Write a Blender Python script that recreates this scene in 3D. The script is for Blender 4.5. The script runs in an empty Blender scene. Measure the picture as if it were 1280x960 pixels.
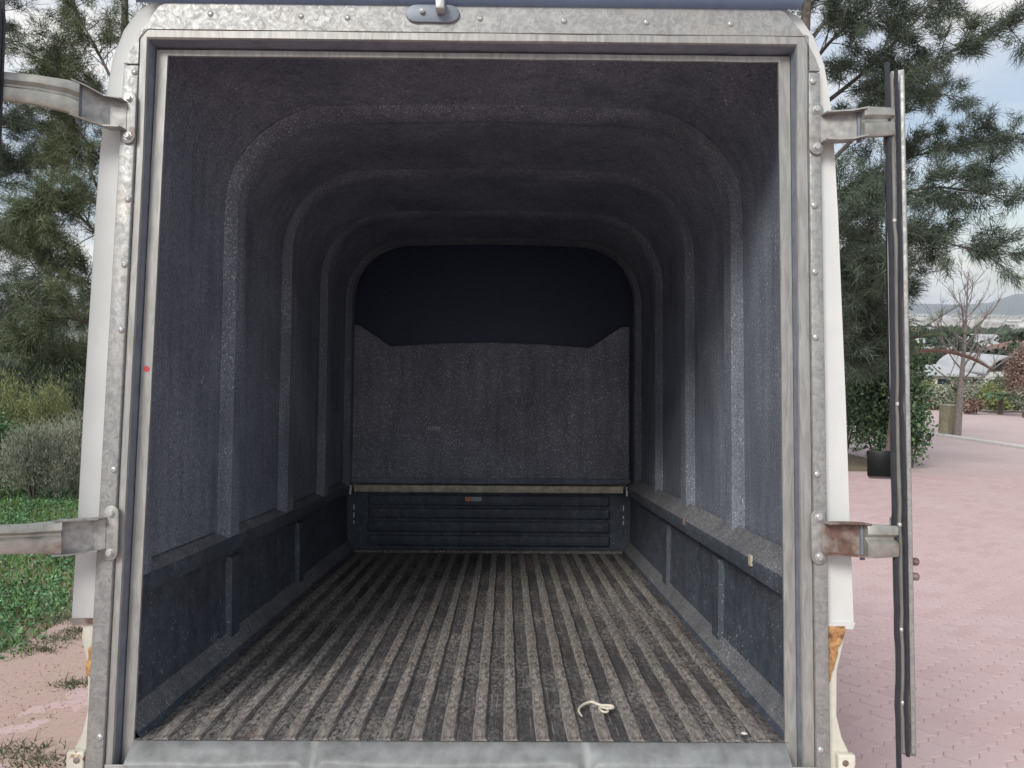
import bpy, bmesh, math, random
import numpy as np
from mathutils import Vector, Matrix
R = math.radians
random.seed(7); rng = np.random.default_rng(7)
sc = bpy.context.scene
col = sc.collection

# ------------------------------------------------------------------ truck frame and camera
TILT = R(8.5)                                   # the driveway runs downhill away from the camera
TM = Matrix.Translation((0, 0, 0.72)) @ Matrix.Rotation(-TILT, 4, 'X')   # truck frame: origin mid-opening, bed floor level
CL = Vector((0.0831, -1.5463, 0.6667)); FPX = 917.7
yaw, pit, rol = 0.0075, 0.0459, 0.0072
fwd = Vector((math.sin(yaw)*math.cos(pit), math.cos(yaw)*math.cos(pit), math.sin(pit)))
r0 = Vector((math.cos(yaw), -math.sin(yaw), 0)); u0 = r0.cross(fwd)
rt = r0*math.cos(rol)+u0*math.sin(rol); up = u0*math.cos(rol)-r0*math.sin(rol)
M3 = Matrix((rt, up, -fwd)).transposed().to_4x4()
CM = TM @ (Matrix.Translation(CL) @ M3)
cam = bpy.data.cameras.new('camera'); co = bpy.data.objects.new('camera', cam); col.objects.link(co)
co.matrix_world = CM
cam.sensor_width = 36; cam.lens = 36*FPX/1280; cam.clip_start = 0.05; cam.clip_end = 20000
sc.camera = co
CW = CM.translation.copy()
WR, WU, WF = (CM.to_3x3() @ Vector((1,0,0))), (CM.to_3x3() @ Vector((0,1,0))), (CM.to_3x3() @ Vector((0,0,-1)))
def at(px, py, d):                               # photograph position + metres away -> place in the world
    return CW + (WF + WR*((px-640)/FPX) - WU*((py-480)/FPX))*d
def pix(P):
    v = Vector(P)-CW; z = v.dot(WF)
    return (640+FPX*v.dot(WR)/z, 480-FPX*v.dot(WU)/z, z)

# ------------------------------------------------------------------ light
SUN_EL, SUN_AZ = R(42), R(212)                   # azimuth from +Y clockwise: behind the camera, to the left
w = bpy.data.worlds.new("World"); sc.world = w; w.use_nodes = True
nt = w.node_tree; N = nt.nodes; L = nt.links; N.clear()
out = N.new('ShaderNodeOutputWorld'); bg = N.new('ShaderNodeBackground'); bg.inputs[1].default_value = 0.095
sky = N.new('ShaderNodeTexSky'); sky.sky_type = 'NISHITA'; sky.sun_disc = False
sky.sun_elevation = SUN_EL; sky.sun_rotation = SUN_AZ; sky.air_density = 1.2; sky.dust_density = 1.5
tc = N.new('ShaderNodeTexCoord'); mp = N.new('ShaderNodeMapping'); mp.inputs['Scale'].default_value = (1, 1, 3.2)
L.new(tc.outputs['Generated'], mp.inputs[0])
nz = N.new('ShaderNodeTexNoise'); nz.inputs['Scale'].default_value = 2.6; nz.inputs['Detail'].default_value = 7; nz.inputs['Roughness'].default_value = .55
L.new(mp.outputs[0], nz.inputs[0])
cr = N.new('ShaderNodeValToRGB'); cr.color_ramp.elements[0].position = .40; cr.color_ramp.elements[1].position = .62
cr.color_ramp.elements[0].color = (.42,.42,.42,1)
L.new(nz.outputs[0], cr.inputs[0])
nz2 = N.new('ShaderNodeTexNoise'); nz2.inputs['Scale'].default_value = 5.5; nz2.inputs['Detail'].default_value = 5; L.new(mp.outputs[0], nz2.inputs[0])
cr2 = N.new('ShaderNodeValToRGB'); cr2.color_ramp.elements[0].position = .35; cr2.color_ramp.elements[1].position = .65
cr2.color_ramp.elements[0].color = (5.0,5.7,6.8,1); cr2.color_ramp.elements[1].color = (8.0,7.9,7.8,1)
L.new(nz2.outputs[0], cr2.inputs[0])
mx = N.new('ShaderNodeMixRGB'); L.new(cr.outputs[0], mx.inputs[0]); L.new(sky.outputs[0], mx.inputs[1]); L.new(cr2.outputs[0], mx.inputs[2])
L.new(mx.outputs[0], bg.inputs[0]); L.new(bg.outputs[0], out.inputs[0])
sl = bpy.data.lights.new('sun', 'SUN'); sl.energy = 1.95; sl.angle = R(22); sl.color = (1, .97, .93)
so = bpy.data.objects.new('sun', sl); col.objects.link(so)
sdir = Vector((math.sin(SUN_AZ)*math.cos(SUN_EL), math.cos(SUN_AZ)*math.cos(SUN_EL), math.sin(SUN_EL)))
so.rotation_euler = sdir.to_track_quat('Z', 'Y').to_euler()
sc.view_settings.view_transform = 'Standard'; sc.view_settings.look = 'None'
sc.view_settings.exposure = 0.42; sc.view_settings.gamma = 1; sc.view_settings.use_curve_mapping = False
sc.render.engine = 'CYCLES'; sc.cycles.max_bounces = 8; sc.cycles.diffuse_bounces = 5; sc.cycles.volume_bounces = 2

# ------------------------------------------------------------------ helpers
def tag(o, label=None, cat=None, group=None, kind=None):
    if label: o['label'] = label
    if cat: o['category'] = cat
    if group: o['group'] = group
    if kind: o['kind'] = kind
    return o
def empty(name, loc=(0,0,0), rz=0):
    o = bpy.data.objects.new(name, None); col.objects.link(o); o.location = loc; o.rotation_euler = (0,0,rz); o.empty_display_size = .1
    return o
def link(name, me, parent=None, loc=None, rot=None):
    o = bpy.data.objects.new(name, me); col.objects.link(o)
    if parent: o.parent = parent
    if loc is not None: o.location = loc
    if rot is not None: o.rotation_euler = rot
    return o
def mesh(name, V, F, m, parent=None, smooth=False, loc=None, rot=None):
    me = bpy.data.meshes.new(name); me.from_pydata([tuple(v) for v in V], [], F); me.update()
    bm = bmesh.new(); bm.from_mesh(me); bmesh.ops.recalc_face_normals(bm, faces=bm.faces); bm.to_mesh(me); bm.free()
    if smooth:
        for p in me.polygons: p.use_smooth = True
        me.set_sharp_from_angle(angle=R(38))
    me.materials.append(m); return link(name, me, parent, loc, rot)
def tris(name, V, m, parent=None, k=3):          # loose triangles or quads, numpy (n*k,3)
    V = np.asarray(V, dtype=np.float32).reshape(-1,3); n = len(V)//k
    me = bpy.data.meshes.new(name); me.vertices.add(n*k); me.vertices.foreach_set('co', V[:n*k].ravel())
    me.loops.add(n*k); me.loops.foreach_set('vertex_index', np.arange(n*k, dtype=np.int32))
    me.polygons.add(n); me.polygons.foreach_set('loop_start', np.arange(0, n*k, k, dtype=np.int32))
    me.update(calc_edges=True); me.materials.append(m); return link(name, me, parent)
class MB:
    def __init__(s): s.V = []; s.F = []
    def add(s, V, F):
        b = len(s.V); s.V += [tuple(v) for v in V]; s.F += [tuple(b+i for i in f) for f in F]; return s
    def box(s, x0, x1, y0, y1, z0, z1):
        return s.add([(x,y,z) for x in (x0,x1) for y in (y0,y1) for z in (z0,z1)],
                     [(0,1,3,2),(4,6,7,5),(0,4,5,1),(2,3,7,6),(0,2,6,4),(1,5,7,3)])
    def prism(s, pts, a, b):                      # pts (x,z) outline, between y=a and y=b
        n = len(pts); V = [(x,a,z) for x,z in pts]+[(x,b,z) for x,z in pts]
        return s.add(V, [tuple(range(n)), tuple(range(2*n-1,n-1,-1))]+[(i,(i+1)%n,n+(i+1)%n,n+i) for i in range(n)])
    def tube(s, P, rad, n=8):
        P = [Vector(p) for p in P]; rr = rad if hasattr(rad,'__len__') else [rad]*len(P); rings = []
        V = []; F = []
        ref = Vector((0.31,0.17,0.93)).normalized()
        for i,p in enumerate(P):
            t = (P[min(i+1,len(P)-1)]-P[max(i-1,0)]).normalized()
            a = t.cross(ref)
            if a.length < .1: a = t.cross(Vector((1,0,0)))
            a.normalize(); b = t.cross(a)
            for k in range(n):
                q = 2*math.pi*k/n; V.append(p+(a*math.cos(q)+b*math.sin(q))*rr[i])
        for i in range(len(P)-1):
            for k in range(n): F.append((i*n+k, i*n+(k+1)%n, (i+1)*n+(k+1)%n, (i+1)*n+k))
        F.append(tuple(range(n-1,-1,-1))); F.append(tuple((len(P)-1)*n+k for k in range(n)))
        return s.add(V, F)
    def lathe(s, prof, c, axis, n=12):            # prof (radius, height along axis)
        c = Vector(c); ax = Vector(axis).normalized(); a = ax.orthogonal().normalized(); b = ax.cross(a); V=[];F=[]
        for r,h in prof:
            for k in range(n):
                q = 2*math.pi*k/n; V.append(c+ax*h+(a*math.cos(q)+b*math.sin(q))*r)
        for i in range(len(prof)-1):
            for k in range(n): F.append((i*n+k, i*n+(k+1)%n, (i+1)*n+(k+1)%n, (i+1)*n+k))
        F.append(tuple(range(n-1,-1,-1))); F.append(tuple((len(prof)-1)*n+k for k in range(n)))
        return s.add(V,F)
    def build(s, name, m, parent=None, smooth=False, bevel=0, **k):
        o = mesh(name, s.V, s.F, m, parent, smooth, **k)
        if bevel:
            bm = bmesh.new(); bm.from_mesh(o.data)
            bmesh.ops.remove_doubles(bm, verts=bm.verts, dist=1e-5)
            ed = [e for e in bm.edges if len(e.link_faces)==2 and e.calc_face_angle(0) > R(30)]
            bmesh.ops.bevel(bm, geom=ed, offset=bevel, segments=2, affect='EDGES', profile=.5, clamp_overlap=True)
            bm.to_mesh(o.data); bm.free()
            for p in o.data.polygons: p.use_smooth = True
            o.data.set_sharp_from_angle(angle=R(50))
        return o
# ---- materials
def ramp(nt, src, stops):
    c = nt.nodes.new('ShaderNodeValToRGB'); e = c.color_ramp.elements
    while len(e) < len(stops): e.new(.5)
    for i,(p,v) in enumerate(stops):
        e[i].position = p; e[i].color = (v,v,v,1) if not hasattr(v,'__len__') else (*v,1)
    nt.links.new(src, c.inputs[0]); return c.outputs[0]
def noise(nt, co, s, det=4, rough=.6, dist=0):
    n = nt.nodes.new('ShaderNodeTexNoise'); n.inputs['Scale'].default_value = s; n.inputs['Detail'].default_value = det
    n.inputs['Roughness'].default_value = rough; n.inputs['Distortion'].default_value = dist; nt.links.new(co, n.inputs[0]); return n.outputs[0]
def vor(nt, co, s, feat='F1', outp=0):
    n = nt.nodes.new('ShaderNodeTexVoronoi'); n.feature = feat; n.inputs['Scale'].default_value = s; nt.links.new(co, n.inputs[0]); return n.outputs[outp]
def mix(nt, f, a, b, mode='MIX'):
    m = nt.nodes.new('ShaderNodeMixRGB'); m.blend_type = mode
    for i,v in enumerate((f,a,b)):
        if isinstance(v,(int,float)): m.inputs[i].default_value = v if i==0 else (v,v,v,1)
        elif isinstance(v,tuple): m.inputs[i].default_value = (*v,1)
        else: nt.links.new(v, m.inputs[i])
    return m.outputs[0]
def coords(nt, scale=(1,1,1), kind='Object'):
    t = nt.nodes.new('ShaderNodeTexCoord'); m = nt.nodes.new('ShaderNodeMapping'); m.inputs['Scale'].default_value = scale
    nt.links.new(t.outputs[kind], m.inputs[0]); return m.outputs[0]
def mat(name, fn, rough=.8, metal=0, spec=.5):
    m = bpy.data.materials.new(name); m.use_nodes = True; nt = m.node_tree; b = nt.nodes['Principled BSDF']
    b.inputs['Roughness'].default_value = rough; b.inputs['Metallic'].default_value = metal; b.inputs['Specular IOR Level'].default_value = spec
    r = fn(nt) ; c = r[0] if isinstance(r,tuple) and not isinstance(r[0],float) else r
    if isinstance(c, tuple): b.inputs['Base Color'].default_value = (*c,1)
    else: nt.links.new(c, b.inputs['Base Color'])
    if isinstance(r,tuple) and not isinstance(r[0],float):
        if r[1] is not None:
            bp = nt.nodes.new('ShaderNodeBump'); bp.inputs['Strength'].default_value = r[2]; bp.inputs['Distance'].default_value = r[3]
            nt.links.new(r[1], bp.inputs['Height']); nt.links.new(bp.outputs[0], b.inputs['Normal'])
        if len(r) > 4: nt.links.new(r[4], b.inputs['Roughness'])
    return m
def plain(name, c, rough=.6, metal=0, var=.15, s=20, bump=.0):
    def f(nt):
        co = coords(nt); n = noise(nt, co, s, 5)
        return (mix(nt, 1, c, ramp(nt, n, [(.3,1-var),(.7,1+var*.6)]), 'MULTIPLY'), n, bump, .003)
    return mat(name, f, rough, metal)
def f_galv(nt):
    co = coords(nt); n1 = noise(nt, co, 55, 5, .65, 1.5); n2 = noise(nt, co, 9, 4); n3 = noise(nt, co, 300, 3)
    v = vor(nt, coords(nt,(1,1,.45)), 95, 'F1', 1)
    c = mix(nt, ramp(nt, n1, [(.38,0),(.62,1)]), (.24,.245,.235), (.385,.39,.365))
    c = mix(nt, .28, c, ramp(nt, v, [(0,.22),(1,.44)]))
    c = mix(nt, ramp(nt, n2, [(.55,0),(.8,.5)]), c, (.44,.39,.32))
    c = mix(nt, ramp(nt, n3, [(.30,.5),(.42,0)]), c, (.12,.11,.10))
    return (c, n1, .09, .001, ramp(nt, n1, [(.3,.62),(.7,.40)]))
M_galv = mat('galvanised_steel', f_galv, .5, .35)
def f_galv2(nt):
    co = coords(nt,(1,1,.12)); n1 = noise(nt, co, 90, 5, .65, .8); n2 = noise(nt, coords(nt), 14, 5)
    c = mix(nt, ramp(nt, n1, [(.35,0),(.65,1)]), (.27,.27,.255), (.415,.41,.385))
    c = mix(nt, ramp(nt, n2, [(.5,0),(.8,.55)]), c, (.29,.27,.235))
    return (c, n2, .2, .001)
M_trim = mat('brushed_galvanised_trim', f_galv2, .5, .3)
def f_hinge(nt):
    co = coords(nt); n1 = noise(nt, co, 60, 5); n2 = noise(nt, co, 13, 6, .7)
    c = mix(nt, ramp(nt, n1, [(.3,0),(.7,1)]), (.22,.22,.215), (.42,.41,.38))
    c = mix(nt, ramp(nt, n2, [(.56,0),(.68,.8)]), c, (.17,.085,.06))
    return (c, n1, .4, .001)
M_hinge = mat('zinc_hinge_steel', f_hinge, .5, .45)
def f_strap(nt):
    co = coords(nt); n1 = noise(nt, co, 40, 5); n2 = noise(nt, co, 9, 6, .7)
    c = mix(nt, ramp(nt, n1, [(.3,0),(.7,1)]), (.30,.30,.27), (.50,.49,.43))
    c = mix(nt, ramp(nt, n2, [(.60,0),(.70,.7)]), c, (.25,.15,.10))
    return (c, n1, .3, .001)
M_strap = mat('pressed_hinge_strap', f_strap, .42, .6)
def f_rusty(nt):
    co = coords(nt); n1 = noise(nt, co, 50, 6); n2 = noise(nt, co, 16, 4)
    c = mix(nt, ramp(nt, n1, [(.3,0),(.7,1)]), (.10,.06,.05), (.22,.13,.10))
    c = mix(nt, ramp(nt, n2, [(.46,0),(.58,.7)]), c, (.35,.33,.30))
    return (c, n1, .5, .002)
M_rust = mat('brown_rusted_steel', f_rusty, .7, .2)
M_rusty = M_rust
M_rivet = plain('bright_aluminium_rivet', (.55,.55,.53), .35, .5, .2, 300)
def f_white(nt):
    co = coords(nt); n = noise(nt, co, 6, 5); n2 = noise(nt, coords(nt,(1,1,.2)), 25, 4)
    c = mix(nt, ramp(nt, n, [(.3,0),(.7,1)]), (.60,.61,.585), (.67,.68,.655))
    g_=noise(nt, coords(nt,(1,1,.35)), 60, 5, .8); c=mix(nt, ramp(nt, g_, [(.60,0),(.72,.4)]), c, (.50,.46,.38))
    return (mix(nt, ramp(nt, n2, [(.55,0),(.75,.45)]), c, (.58,.55,.48)), n2, .06, .001)
M_white = mat('white_fibreglass', f_white, .35)
def f_cream(nt):
    co = coords(nt); n = noise(nt, co, 14, 6, .7); n2 = noise(nt, co, 45, 4)
    c = mix(nt, ramp(nt, n2, [(.3,0),(.7,1)]), (.62,.60,.50), (.74,.71,.60))
    c = mix(nt, ramp(nt, n, [(.60,0),(.645,1)]), c, mix(nt, ramp(nt,n2,[(.4,0),(.6,1)]), (.16,.07,.035), (.45,.24,.09)))
    return (c, n, .3, .002)
M_cream = mat('cream_body_paint_with_rust', f_cream, .45)
def f_foam(nt):
    co = coords(nt); n = noise(nt, co, 60, 5, .7); 
    n2=noise(nt, co, 35, 4, .6); c=mix(nt, ramp(nt, n, [(.35,0),(.65,1)]), (.30,.13,.05), (.66,.40,.17)); return (mix(nt, ramp(nt, n2, [(.56,0),(.62,.8)]), c, (.15,.07,.04)), n, 1, .006)
M_foam = mat('orange_rust_filler', f_foam, .9)
def speck(nt, c1, c2, fleck=(.35,.34,.33), fs=240, lo=.69, s=150, fm=.15):
    co = coords(nt); n1 = noise(nt, co, s, 6, .75); n2 = noise(nt, co, 3.2, 5, .6); nf = noise(nt, co, fs, 2, .5)
    c = mix(nt, ramp(nt, n1, [(.34,0),(.66,1)]), c1, c2)
    c = mix(nt, .55, c, ramp(nt, n2, [(.3,.55),(.7,1.3)]), 'MULTIPLY')
    st_ = noise(nt, coords(nt,(1,1,.09)), 26, 5, .7); c = mix(nt, .45, c, ramp(nt, st_, [(.32,.6),(.5,1),(.72,1.45)]), 'MULTIPLY')
    sc_ = noise(nt, coords(nt,(1,1.6,.7)), 34, 3, .5, 1.2); c = mix(nt, ramp(nt, sc_, [(.70,0),(.735,.45)]), c, fleck)
    fl = mix(nt, 1, ramp(nt, nf, [(lo,0),(lo+.04,1)]), ramp(nt, n2, [(.42,fm),(.62,1)]), 'MULTIPLY')
    c = mix(nt, fl, c, fleck)
    return (c, n1, .4, .0025)
M_liner = mat('dark_speckled_carpet_lining', lambda nt: speck(nt, (.112,.130,.168), (.262,.288,.340), (.60,.60,.6), 210, .64), .95, 0, .2)
M_rib = mat('paler_rib_carpet', lambda nt: speck(nt, (.118,.136,.172), (.275,.302,.350), (.70,.70,.68), 200, .61), .95, 0, .2)  # slightly paler than the lining, with more flecks
M_bulk = mat('dark_flecked_bulkhead_carpet', lambda nt: speck(nt, (.175,.18,.215), (.35,.35,.39), (.75,.73,.7), 150, .625, 150, .6), .95, 0, .2)
M_bed = mat('blue_black_bed_paint', lambda nt: speck(nt, (.052,.063,.082), (.098,.112,.138), (.45,.45,.45), 120, .66, 25), .6, 0, .4)
M_dust = mat('dusty_bed_edge', lambda nt: speck(nt, (.10,.11,.125), (.23,.23,.235), (.45,.43,.40), 160, .62), .95, 0, .2)
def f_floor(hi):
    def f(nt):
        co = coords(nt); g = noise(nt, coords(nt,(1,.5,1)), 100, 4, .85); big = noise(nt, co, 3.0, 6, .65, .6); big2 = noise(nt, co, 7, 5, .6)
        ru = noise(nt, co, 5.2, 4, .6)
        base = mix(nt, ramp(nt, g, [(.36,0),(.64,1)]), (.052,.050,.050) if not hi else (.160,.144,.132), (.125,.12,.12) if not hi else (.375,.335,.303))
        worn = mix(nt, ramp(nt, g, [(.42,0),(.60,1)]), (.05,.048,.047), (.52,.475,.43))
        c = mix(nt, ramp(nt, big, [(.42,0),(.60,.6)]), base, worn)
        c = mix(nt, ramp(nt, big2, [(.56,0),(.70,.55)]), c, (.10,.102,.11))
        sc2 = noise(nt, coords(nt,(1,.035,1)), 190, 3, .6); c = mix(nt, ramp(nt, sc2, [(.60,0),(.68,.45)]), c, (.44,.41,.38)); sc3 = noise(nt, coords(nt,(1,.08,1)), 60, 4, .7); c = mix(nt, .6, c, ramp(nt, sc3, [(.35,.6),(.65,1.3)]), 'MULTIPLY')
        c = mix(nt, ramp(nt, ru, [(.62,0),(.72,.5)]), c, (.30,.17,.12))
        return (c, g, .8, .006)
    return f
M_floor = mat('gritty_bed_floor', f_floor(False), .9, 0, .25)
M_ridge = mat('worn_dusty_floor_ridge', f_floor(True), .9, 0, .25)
M_rubber = plain('black_rubber', (.028,.030,.036), .5, 0, .3, 60)
M_black = plain('black_plastic', (.02,.021,.025), .38, 0, .2, 60)
M_dark = plain('dark_tinted_window', (.012,.024,.060), .5, 0, .1, 5)
M_bar = plain('bare_tan_rail', (.60,.53,.41), .6, .1, .4, 30, .3)
M_strk = plain('blue_grey_latch_plate', (.20,.225,.265), .5, .2, .2, 30)
M_sill = plain('worn_grey_sill_steel', (.265,.275,.27), .6, .3, .35, 22, .2)
M_haze_strip = plain('slate_blue_haze_tint', (.15,.215,.32), .45, 0, .15, 14)
M_paint = plain('white_paint_scrape', (.75,.75,.74), .6, 0, .2, 200)
M_orange = plain('orange_sticker', (.62,.25,.13), .5, 0, .15, 200)
M_silver = plain('silver_sticker', (.50,.52,.54), .4, 0, .2, 300)
M_red = plain('red_paint', (.55,.06,.07), .5, 0, .2, 60)
M_bone = plain('pale_cream_cord', (.72,.64,.52), .7, 0, .15, 120, .3)
M_glass = plain('smoked_glass', (.02,.025,.03), .08, 0, .1, 5)

# ------------------------------------------------------------------ the ground
DD = [-60, -8, 0, 5.5, 18, 35, 60, 90, 150, 300, 1000, 3000, 6500]
ZZ = [-1.6, .05, 1.37, 2.20, 3.22, 4.65, 7.1, 10.0, 11.4, 13.0, 17.0, 18.5, 19]
def hgt(x, y):
    d = y+1.55
    s = 0
    for k in (-1.2,-.4,.4,1.2): s += np.interp(d+k*min(1.2, max(.05, abs(d-3)*.3)), DD, ZZ)
    # the slope under the truck stays plane
    z0 = CW.z - s/4 
    if -4.5 < y < 3.2: z0 = -math.tan(TILT)*y - .0
    if x < -3: z0 += .06*(1-math.exp(-(-3-x)*.6))
    return z0
YS = CW.z - 1.37
# re-anchor the table so it agrees with the truck's plane
def _plane(d): return CW.z-(-math.tan(TILT)*(d-1.55))
_off = _plane(5.5)-2.20
ZZ = [z+_off for z in ZZ]
ZZ[2] = _plane(0); ZZ[1] = _plane(-4)+.0; DD[1] = -4
M_soil = None
def f_ground(nt):
    co = coords(nt, (1,1,1)); n = noise(nt, co, .9, 7, .65); n2 = noise(nt, co, 14, 6, .7); n3 = noise(nt, co, .012, 6, .6)
    near = mix(nt, ramp(nt, n2, [(.35,0),(.65,1)]), (.27,.17,.125), (.42,.31,.25))
    near = mix(nt, ramp(nt, n, [(.50,0),(.62,.75)]), near, (.09,.115,.05))
    far = mix(nt, ramp(nt, n3, [(.4,0),(.6,1)]), (.07,.085,.05), (.20,.19,.15))
    sx = nt.nodes.new('ShaderNodeSeparateXYZ'); nt.links.new(co, sx.inputs[0])
    mr = nt.nodes.new('ShaderNodeMapRange'); nt.links.new(sx.outputs[1], mr.inputs[0]); mr.inputs[1].default_value = 45; mr.inputs[2].default_value = 110
    return (mix(nt, mr.outputs[0], near, far), n2, .5, .01)
M_ground = mat('sandy_ground_and_veld', f_ground, 1)
xs = sorted(set([-6500,-3500,-2000,-1000,-500,-250,-120,-70,-45,-30,-22,-16]+[round(-12+.5*i,2) for i in range(61)]+[22,28,36,50,80,130,250,500,1000,2000,3500,6500]))
ys = sorted(set([-6500,-2500,-900,-300,-120,-61,-40,-25,-15]+[round(-10+.5*i,2) for i in range(71)]+[27,30,33,36,40,46,53,60,70,80,95,115,150,200,300,450,700,1000,1500,2200,3000,4500,6500]))
V = [(x,y,hgt(x,y)-.035+(0 if (abs(x)>12 or y>25) else random.uniform(-.006,.006))) for y in ys for x in xs]; nx = len(xs)
F = [(j*nx+i, j*nx+i+1, (j+1)*nx+i+1, (j+1)*nx+i) for j in range(len(ys)-1) for i in range(nx-1)]
tag(mesh('ground', V, F, M_ground, smooth=True), kind='structure')

def f_paver(nt):
    g = nt.nodes.new('ShaderNodeNewGeometry'); oi = nt.nodes.new('ShaderNodeObjectInfo')
    co = coords(nt, kind='Object'); gp = g.outputs['Position']
    a = nt.nodes.new('ShaderNodeMath'); a.operation='ADD'; nt.links.new(g.outputs['Random Per Island'], a.inputs[0]); nt.links.new(oi.outputs['Random'], a.inputs[1])
    fr = nt.nodes.new('ShaderNodeMath'); fr.operation='FRACT'; nt.links.new(a.outputs[0], fr.inputs[0])
    c = ramp(nt, fr.outputs[0], [(0,(.54,.375,.36)),(.4,(.575,.41,.392)),(.9,(.59,.425,.407)),(1,(.555,.40,.388))])
    n = noise(nt, gp, 60, 5, .7); n2 = noise(nt, gp, 1.1, 5, .6)
    c = mix(nt, .45, c, ramp(nt, n, [(.3,.75),(.7,1.2)]), 'MULTIPLY')
    c = mix(nt, ramp(nt, n2, [(.46,0),(.66,.6)]), c, (.60,.46,.445))
    return (c, n, .4, .002)
M_paver = mat('pink_clay_paver', f_paver, .85)
def f_sand(nt):
    g = nt.nodes.new('ShaderNodeNewGeometry'); n = noise(nt, g.outputs['Position'], 90, 4, .7)
    return (mix(nt, ramp(nt, n, [(.35,0),(.65,1)]), (.42,.32,.30), (.58,.47,.445)), n, .4, .002)
M_sand = mat('joint_sand', f_sand, 1)
def f_farpave(nt):
    g = nt.nodes.new('ShaderNodeNewGeometry'); n = noise(nt, g.outputs['Position'], 1.2, 6, .7)
    b = nt.nodes.new('ShaderNodeTexBrick'); nt.links.new(g.outputs['Position'], b.inputs[0]); b.inputs['Scale'].default_value = 4
    b.inputs['Color1'].default_value = (.55,.42,.39,1); b.inputs['Color2'].default_value = (.58,.455,.42,1); b.inputs['Mortar'].default_value = (.50,.38,.365,1); b.inputs['Mortar Size'].default_value = .03
    return (mix(nt, .4, b.outputs[0], ramp(nt, n, [(.3,.8),(.7,1.2)]), 'MULTIPLY'), n, .2, .002)
M_farpave = mat('brick_paved_street', f_farpave, .85)
def sheet(name, x0f, x1f, y0, y1, dy, m, dz, nxx=8):
    V=[];F=[];k=0; y=y0; rows=[]
    while y <= y1+1e-6:
        a,b = x0f(y), x1f(y); rows.append([(a+(b-a)*i/nxx, y, hgt(a+(b-a)*i/nxx, y)+dz) for i in range(nxx+1)]); y += dy
    V=[p for r in rows for p in r]; n=nxx+1
    F=[(j*n+i,j*n+i+1,(j+1)*n+i+1,(j+1)*n+i) for j in range(len(rows)-1) for i in range(nxx)]
    return mesh(name, V, F, m, smooth=True)
LEFT = lambda y: -2.35-.28*max(0,y-2.5)+.12*math.sin(y*2.1) if y>1 else -2.5+.05*math.sin(y*3)
bedge = lambda y: 12 if y<10.9 else 12
drive = tag(sheet('driveway', lambda y: LEFT(y)+.1, lambda y: 11.9, -6, 24, .5, M_sand, -.0005, 20), kind='structure')
# pavers with zig-zag long sides
PL, PW, AMP = .196, .098, .010
def paver_outline():
    top=[];n=4
    for i in range(n+1):
        top.append((-PL/2+PL*i/n, AMP if i%2 else -AMP))
    g=.0016
    up_=[(max(-PL/2+g,min(PL/2-g,x)), y+PW/2-g) for x,y in top]; lo=[(max(-PL/2+g,min(PL/2-g,x)), y-PW/2+g) for x,y in top]
    return lo+up_[::-1]
PO = paver_outline(); nP=len(PO)
def paver_geo():
    V=[(x,y,-.03) for x,y in PO]+[(x,y,-.003) for x,y in PO]+[(x-math.copysign(.003,x) if abs(x)>.1 else x,y-(.003 if k_>=nP//2 else -.003),0) for k_,(x,y) in enumerate(PO)]
    F=[(i,(i+1)%nP,nP+(i+1)%nP,nP+i) for i in range(nP)]+[(nP+i,nP+(i+1)%nP,2*nP+(i+1)%nP,2*nP+i) for i in range(nP)]+[tuple(2*nP+i for i in range(nP))]
    return V,F
PV,PF=paver_geo()
pme = bpy.data.meshes.new('paver'); pme.from_pydata(PV,[],PF); pme.update(); pme.materials.append(M_paver)
ang=R(38); ca,sa=math.cos(ang),math.sin(ang); cand=[]
for j in range(-160,220):
    for i in range(-92,126):
        u=i*PL+(PL/2 if j%2 else 0); v=j*PW
        x=u*ca-v*sa; y=u*sa+v*ca
        if -5<y<10.6 and x<11.85 and x>LEFT(y)+random.uniform(0,.25): cand.append((x,y,hgt(x,y)))
def slope(x,y): return math.atan2(hgt(x,y+.05)-hgt(x,y-.05), .1)
vis=[];rest=[]
for c in cand:
    px,py,z=pix(c)
    ok = z>.5 and -10<px<1290 and py<980 and (px<128 or px>1040)
    (vis if ok else rest).append((z,c))
vis.sort(); rest += vis[290:]; vis=vis[:290]
Mrot=lambda x,y: Matrix.Rotation(slope(x,y),4,'X') @ Matrix.Rotation(ang+random.uniform(-.012,.012),4,'Z')
for z,(x,y,h) in vis:
    o=link('paver', pme, drive); o.matrix_world = Matrix.Translation((x,y,h+(.0035 if x>0 else .0012)+random.uniform(-.0015,.0015))) @ Mrot(x,y) @ Matrix.Rotation(random.uniform(-.006,.006),4,'X')
A=np.array(PV); VV=[];FF=[];b=0
for z,(x,y,h) in rest:
    m=np.array(Matrix.Translation((x,y,h+.004+random.uniform(-.002,.002))) @ Mrot(x,y)); q=A@m[:3,:3].T+m[:3,3]
    VV.append(q); FF+= [tuple(i+b for i in f) for f in PF]; b+=len(PV)
me=bpy.data.meshes.new('paving'); me.from_pydata(np.vstack(VV).tolist(),[],FF); me.update(); me.materials.append(M_paver)
tag(link('paving', me, drive), kind='stuff')
def f_drift(nt):
    co=coords(nt); n=noise(nt,co,70,5,.7); n2=noise(nt,coords(nt,(1,.5,1)),5,6,.7); n3=noise(nt,coords(nt,(.6,1.6,1)),18,5,.7)
    c=mix(nt,ramp(nt,n,[(.35,0),(.65,1)]),(.40,.285,.225),(.53,.40,.335)); c=mix(nt,ramp(nt,n2,[(.42,0),(.62,.7)]),c,(.50,.345,.31)); c=mix(nt,ramp(nt,n3,[(.60,0),(.70,.5)]),c,(.27,.20,.15))
    return (c,n,.6,.004)
M_drift=mat('sandy_brown_drift',f_drift,1)
from mathutils import noise as mnz
V=[];F=[]; ny=150; nx_=40
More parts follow.
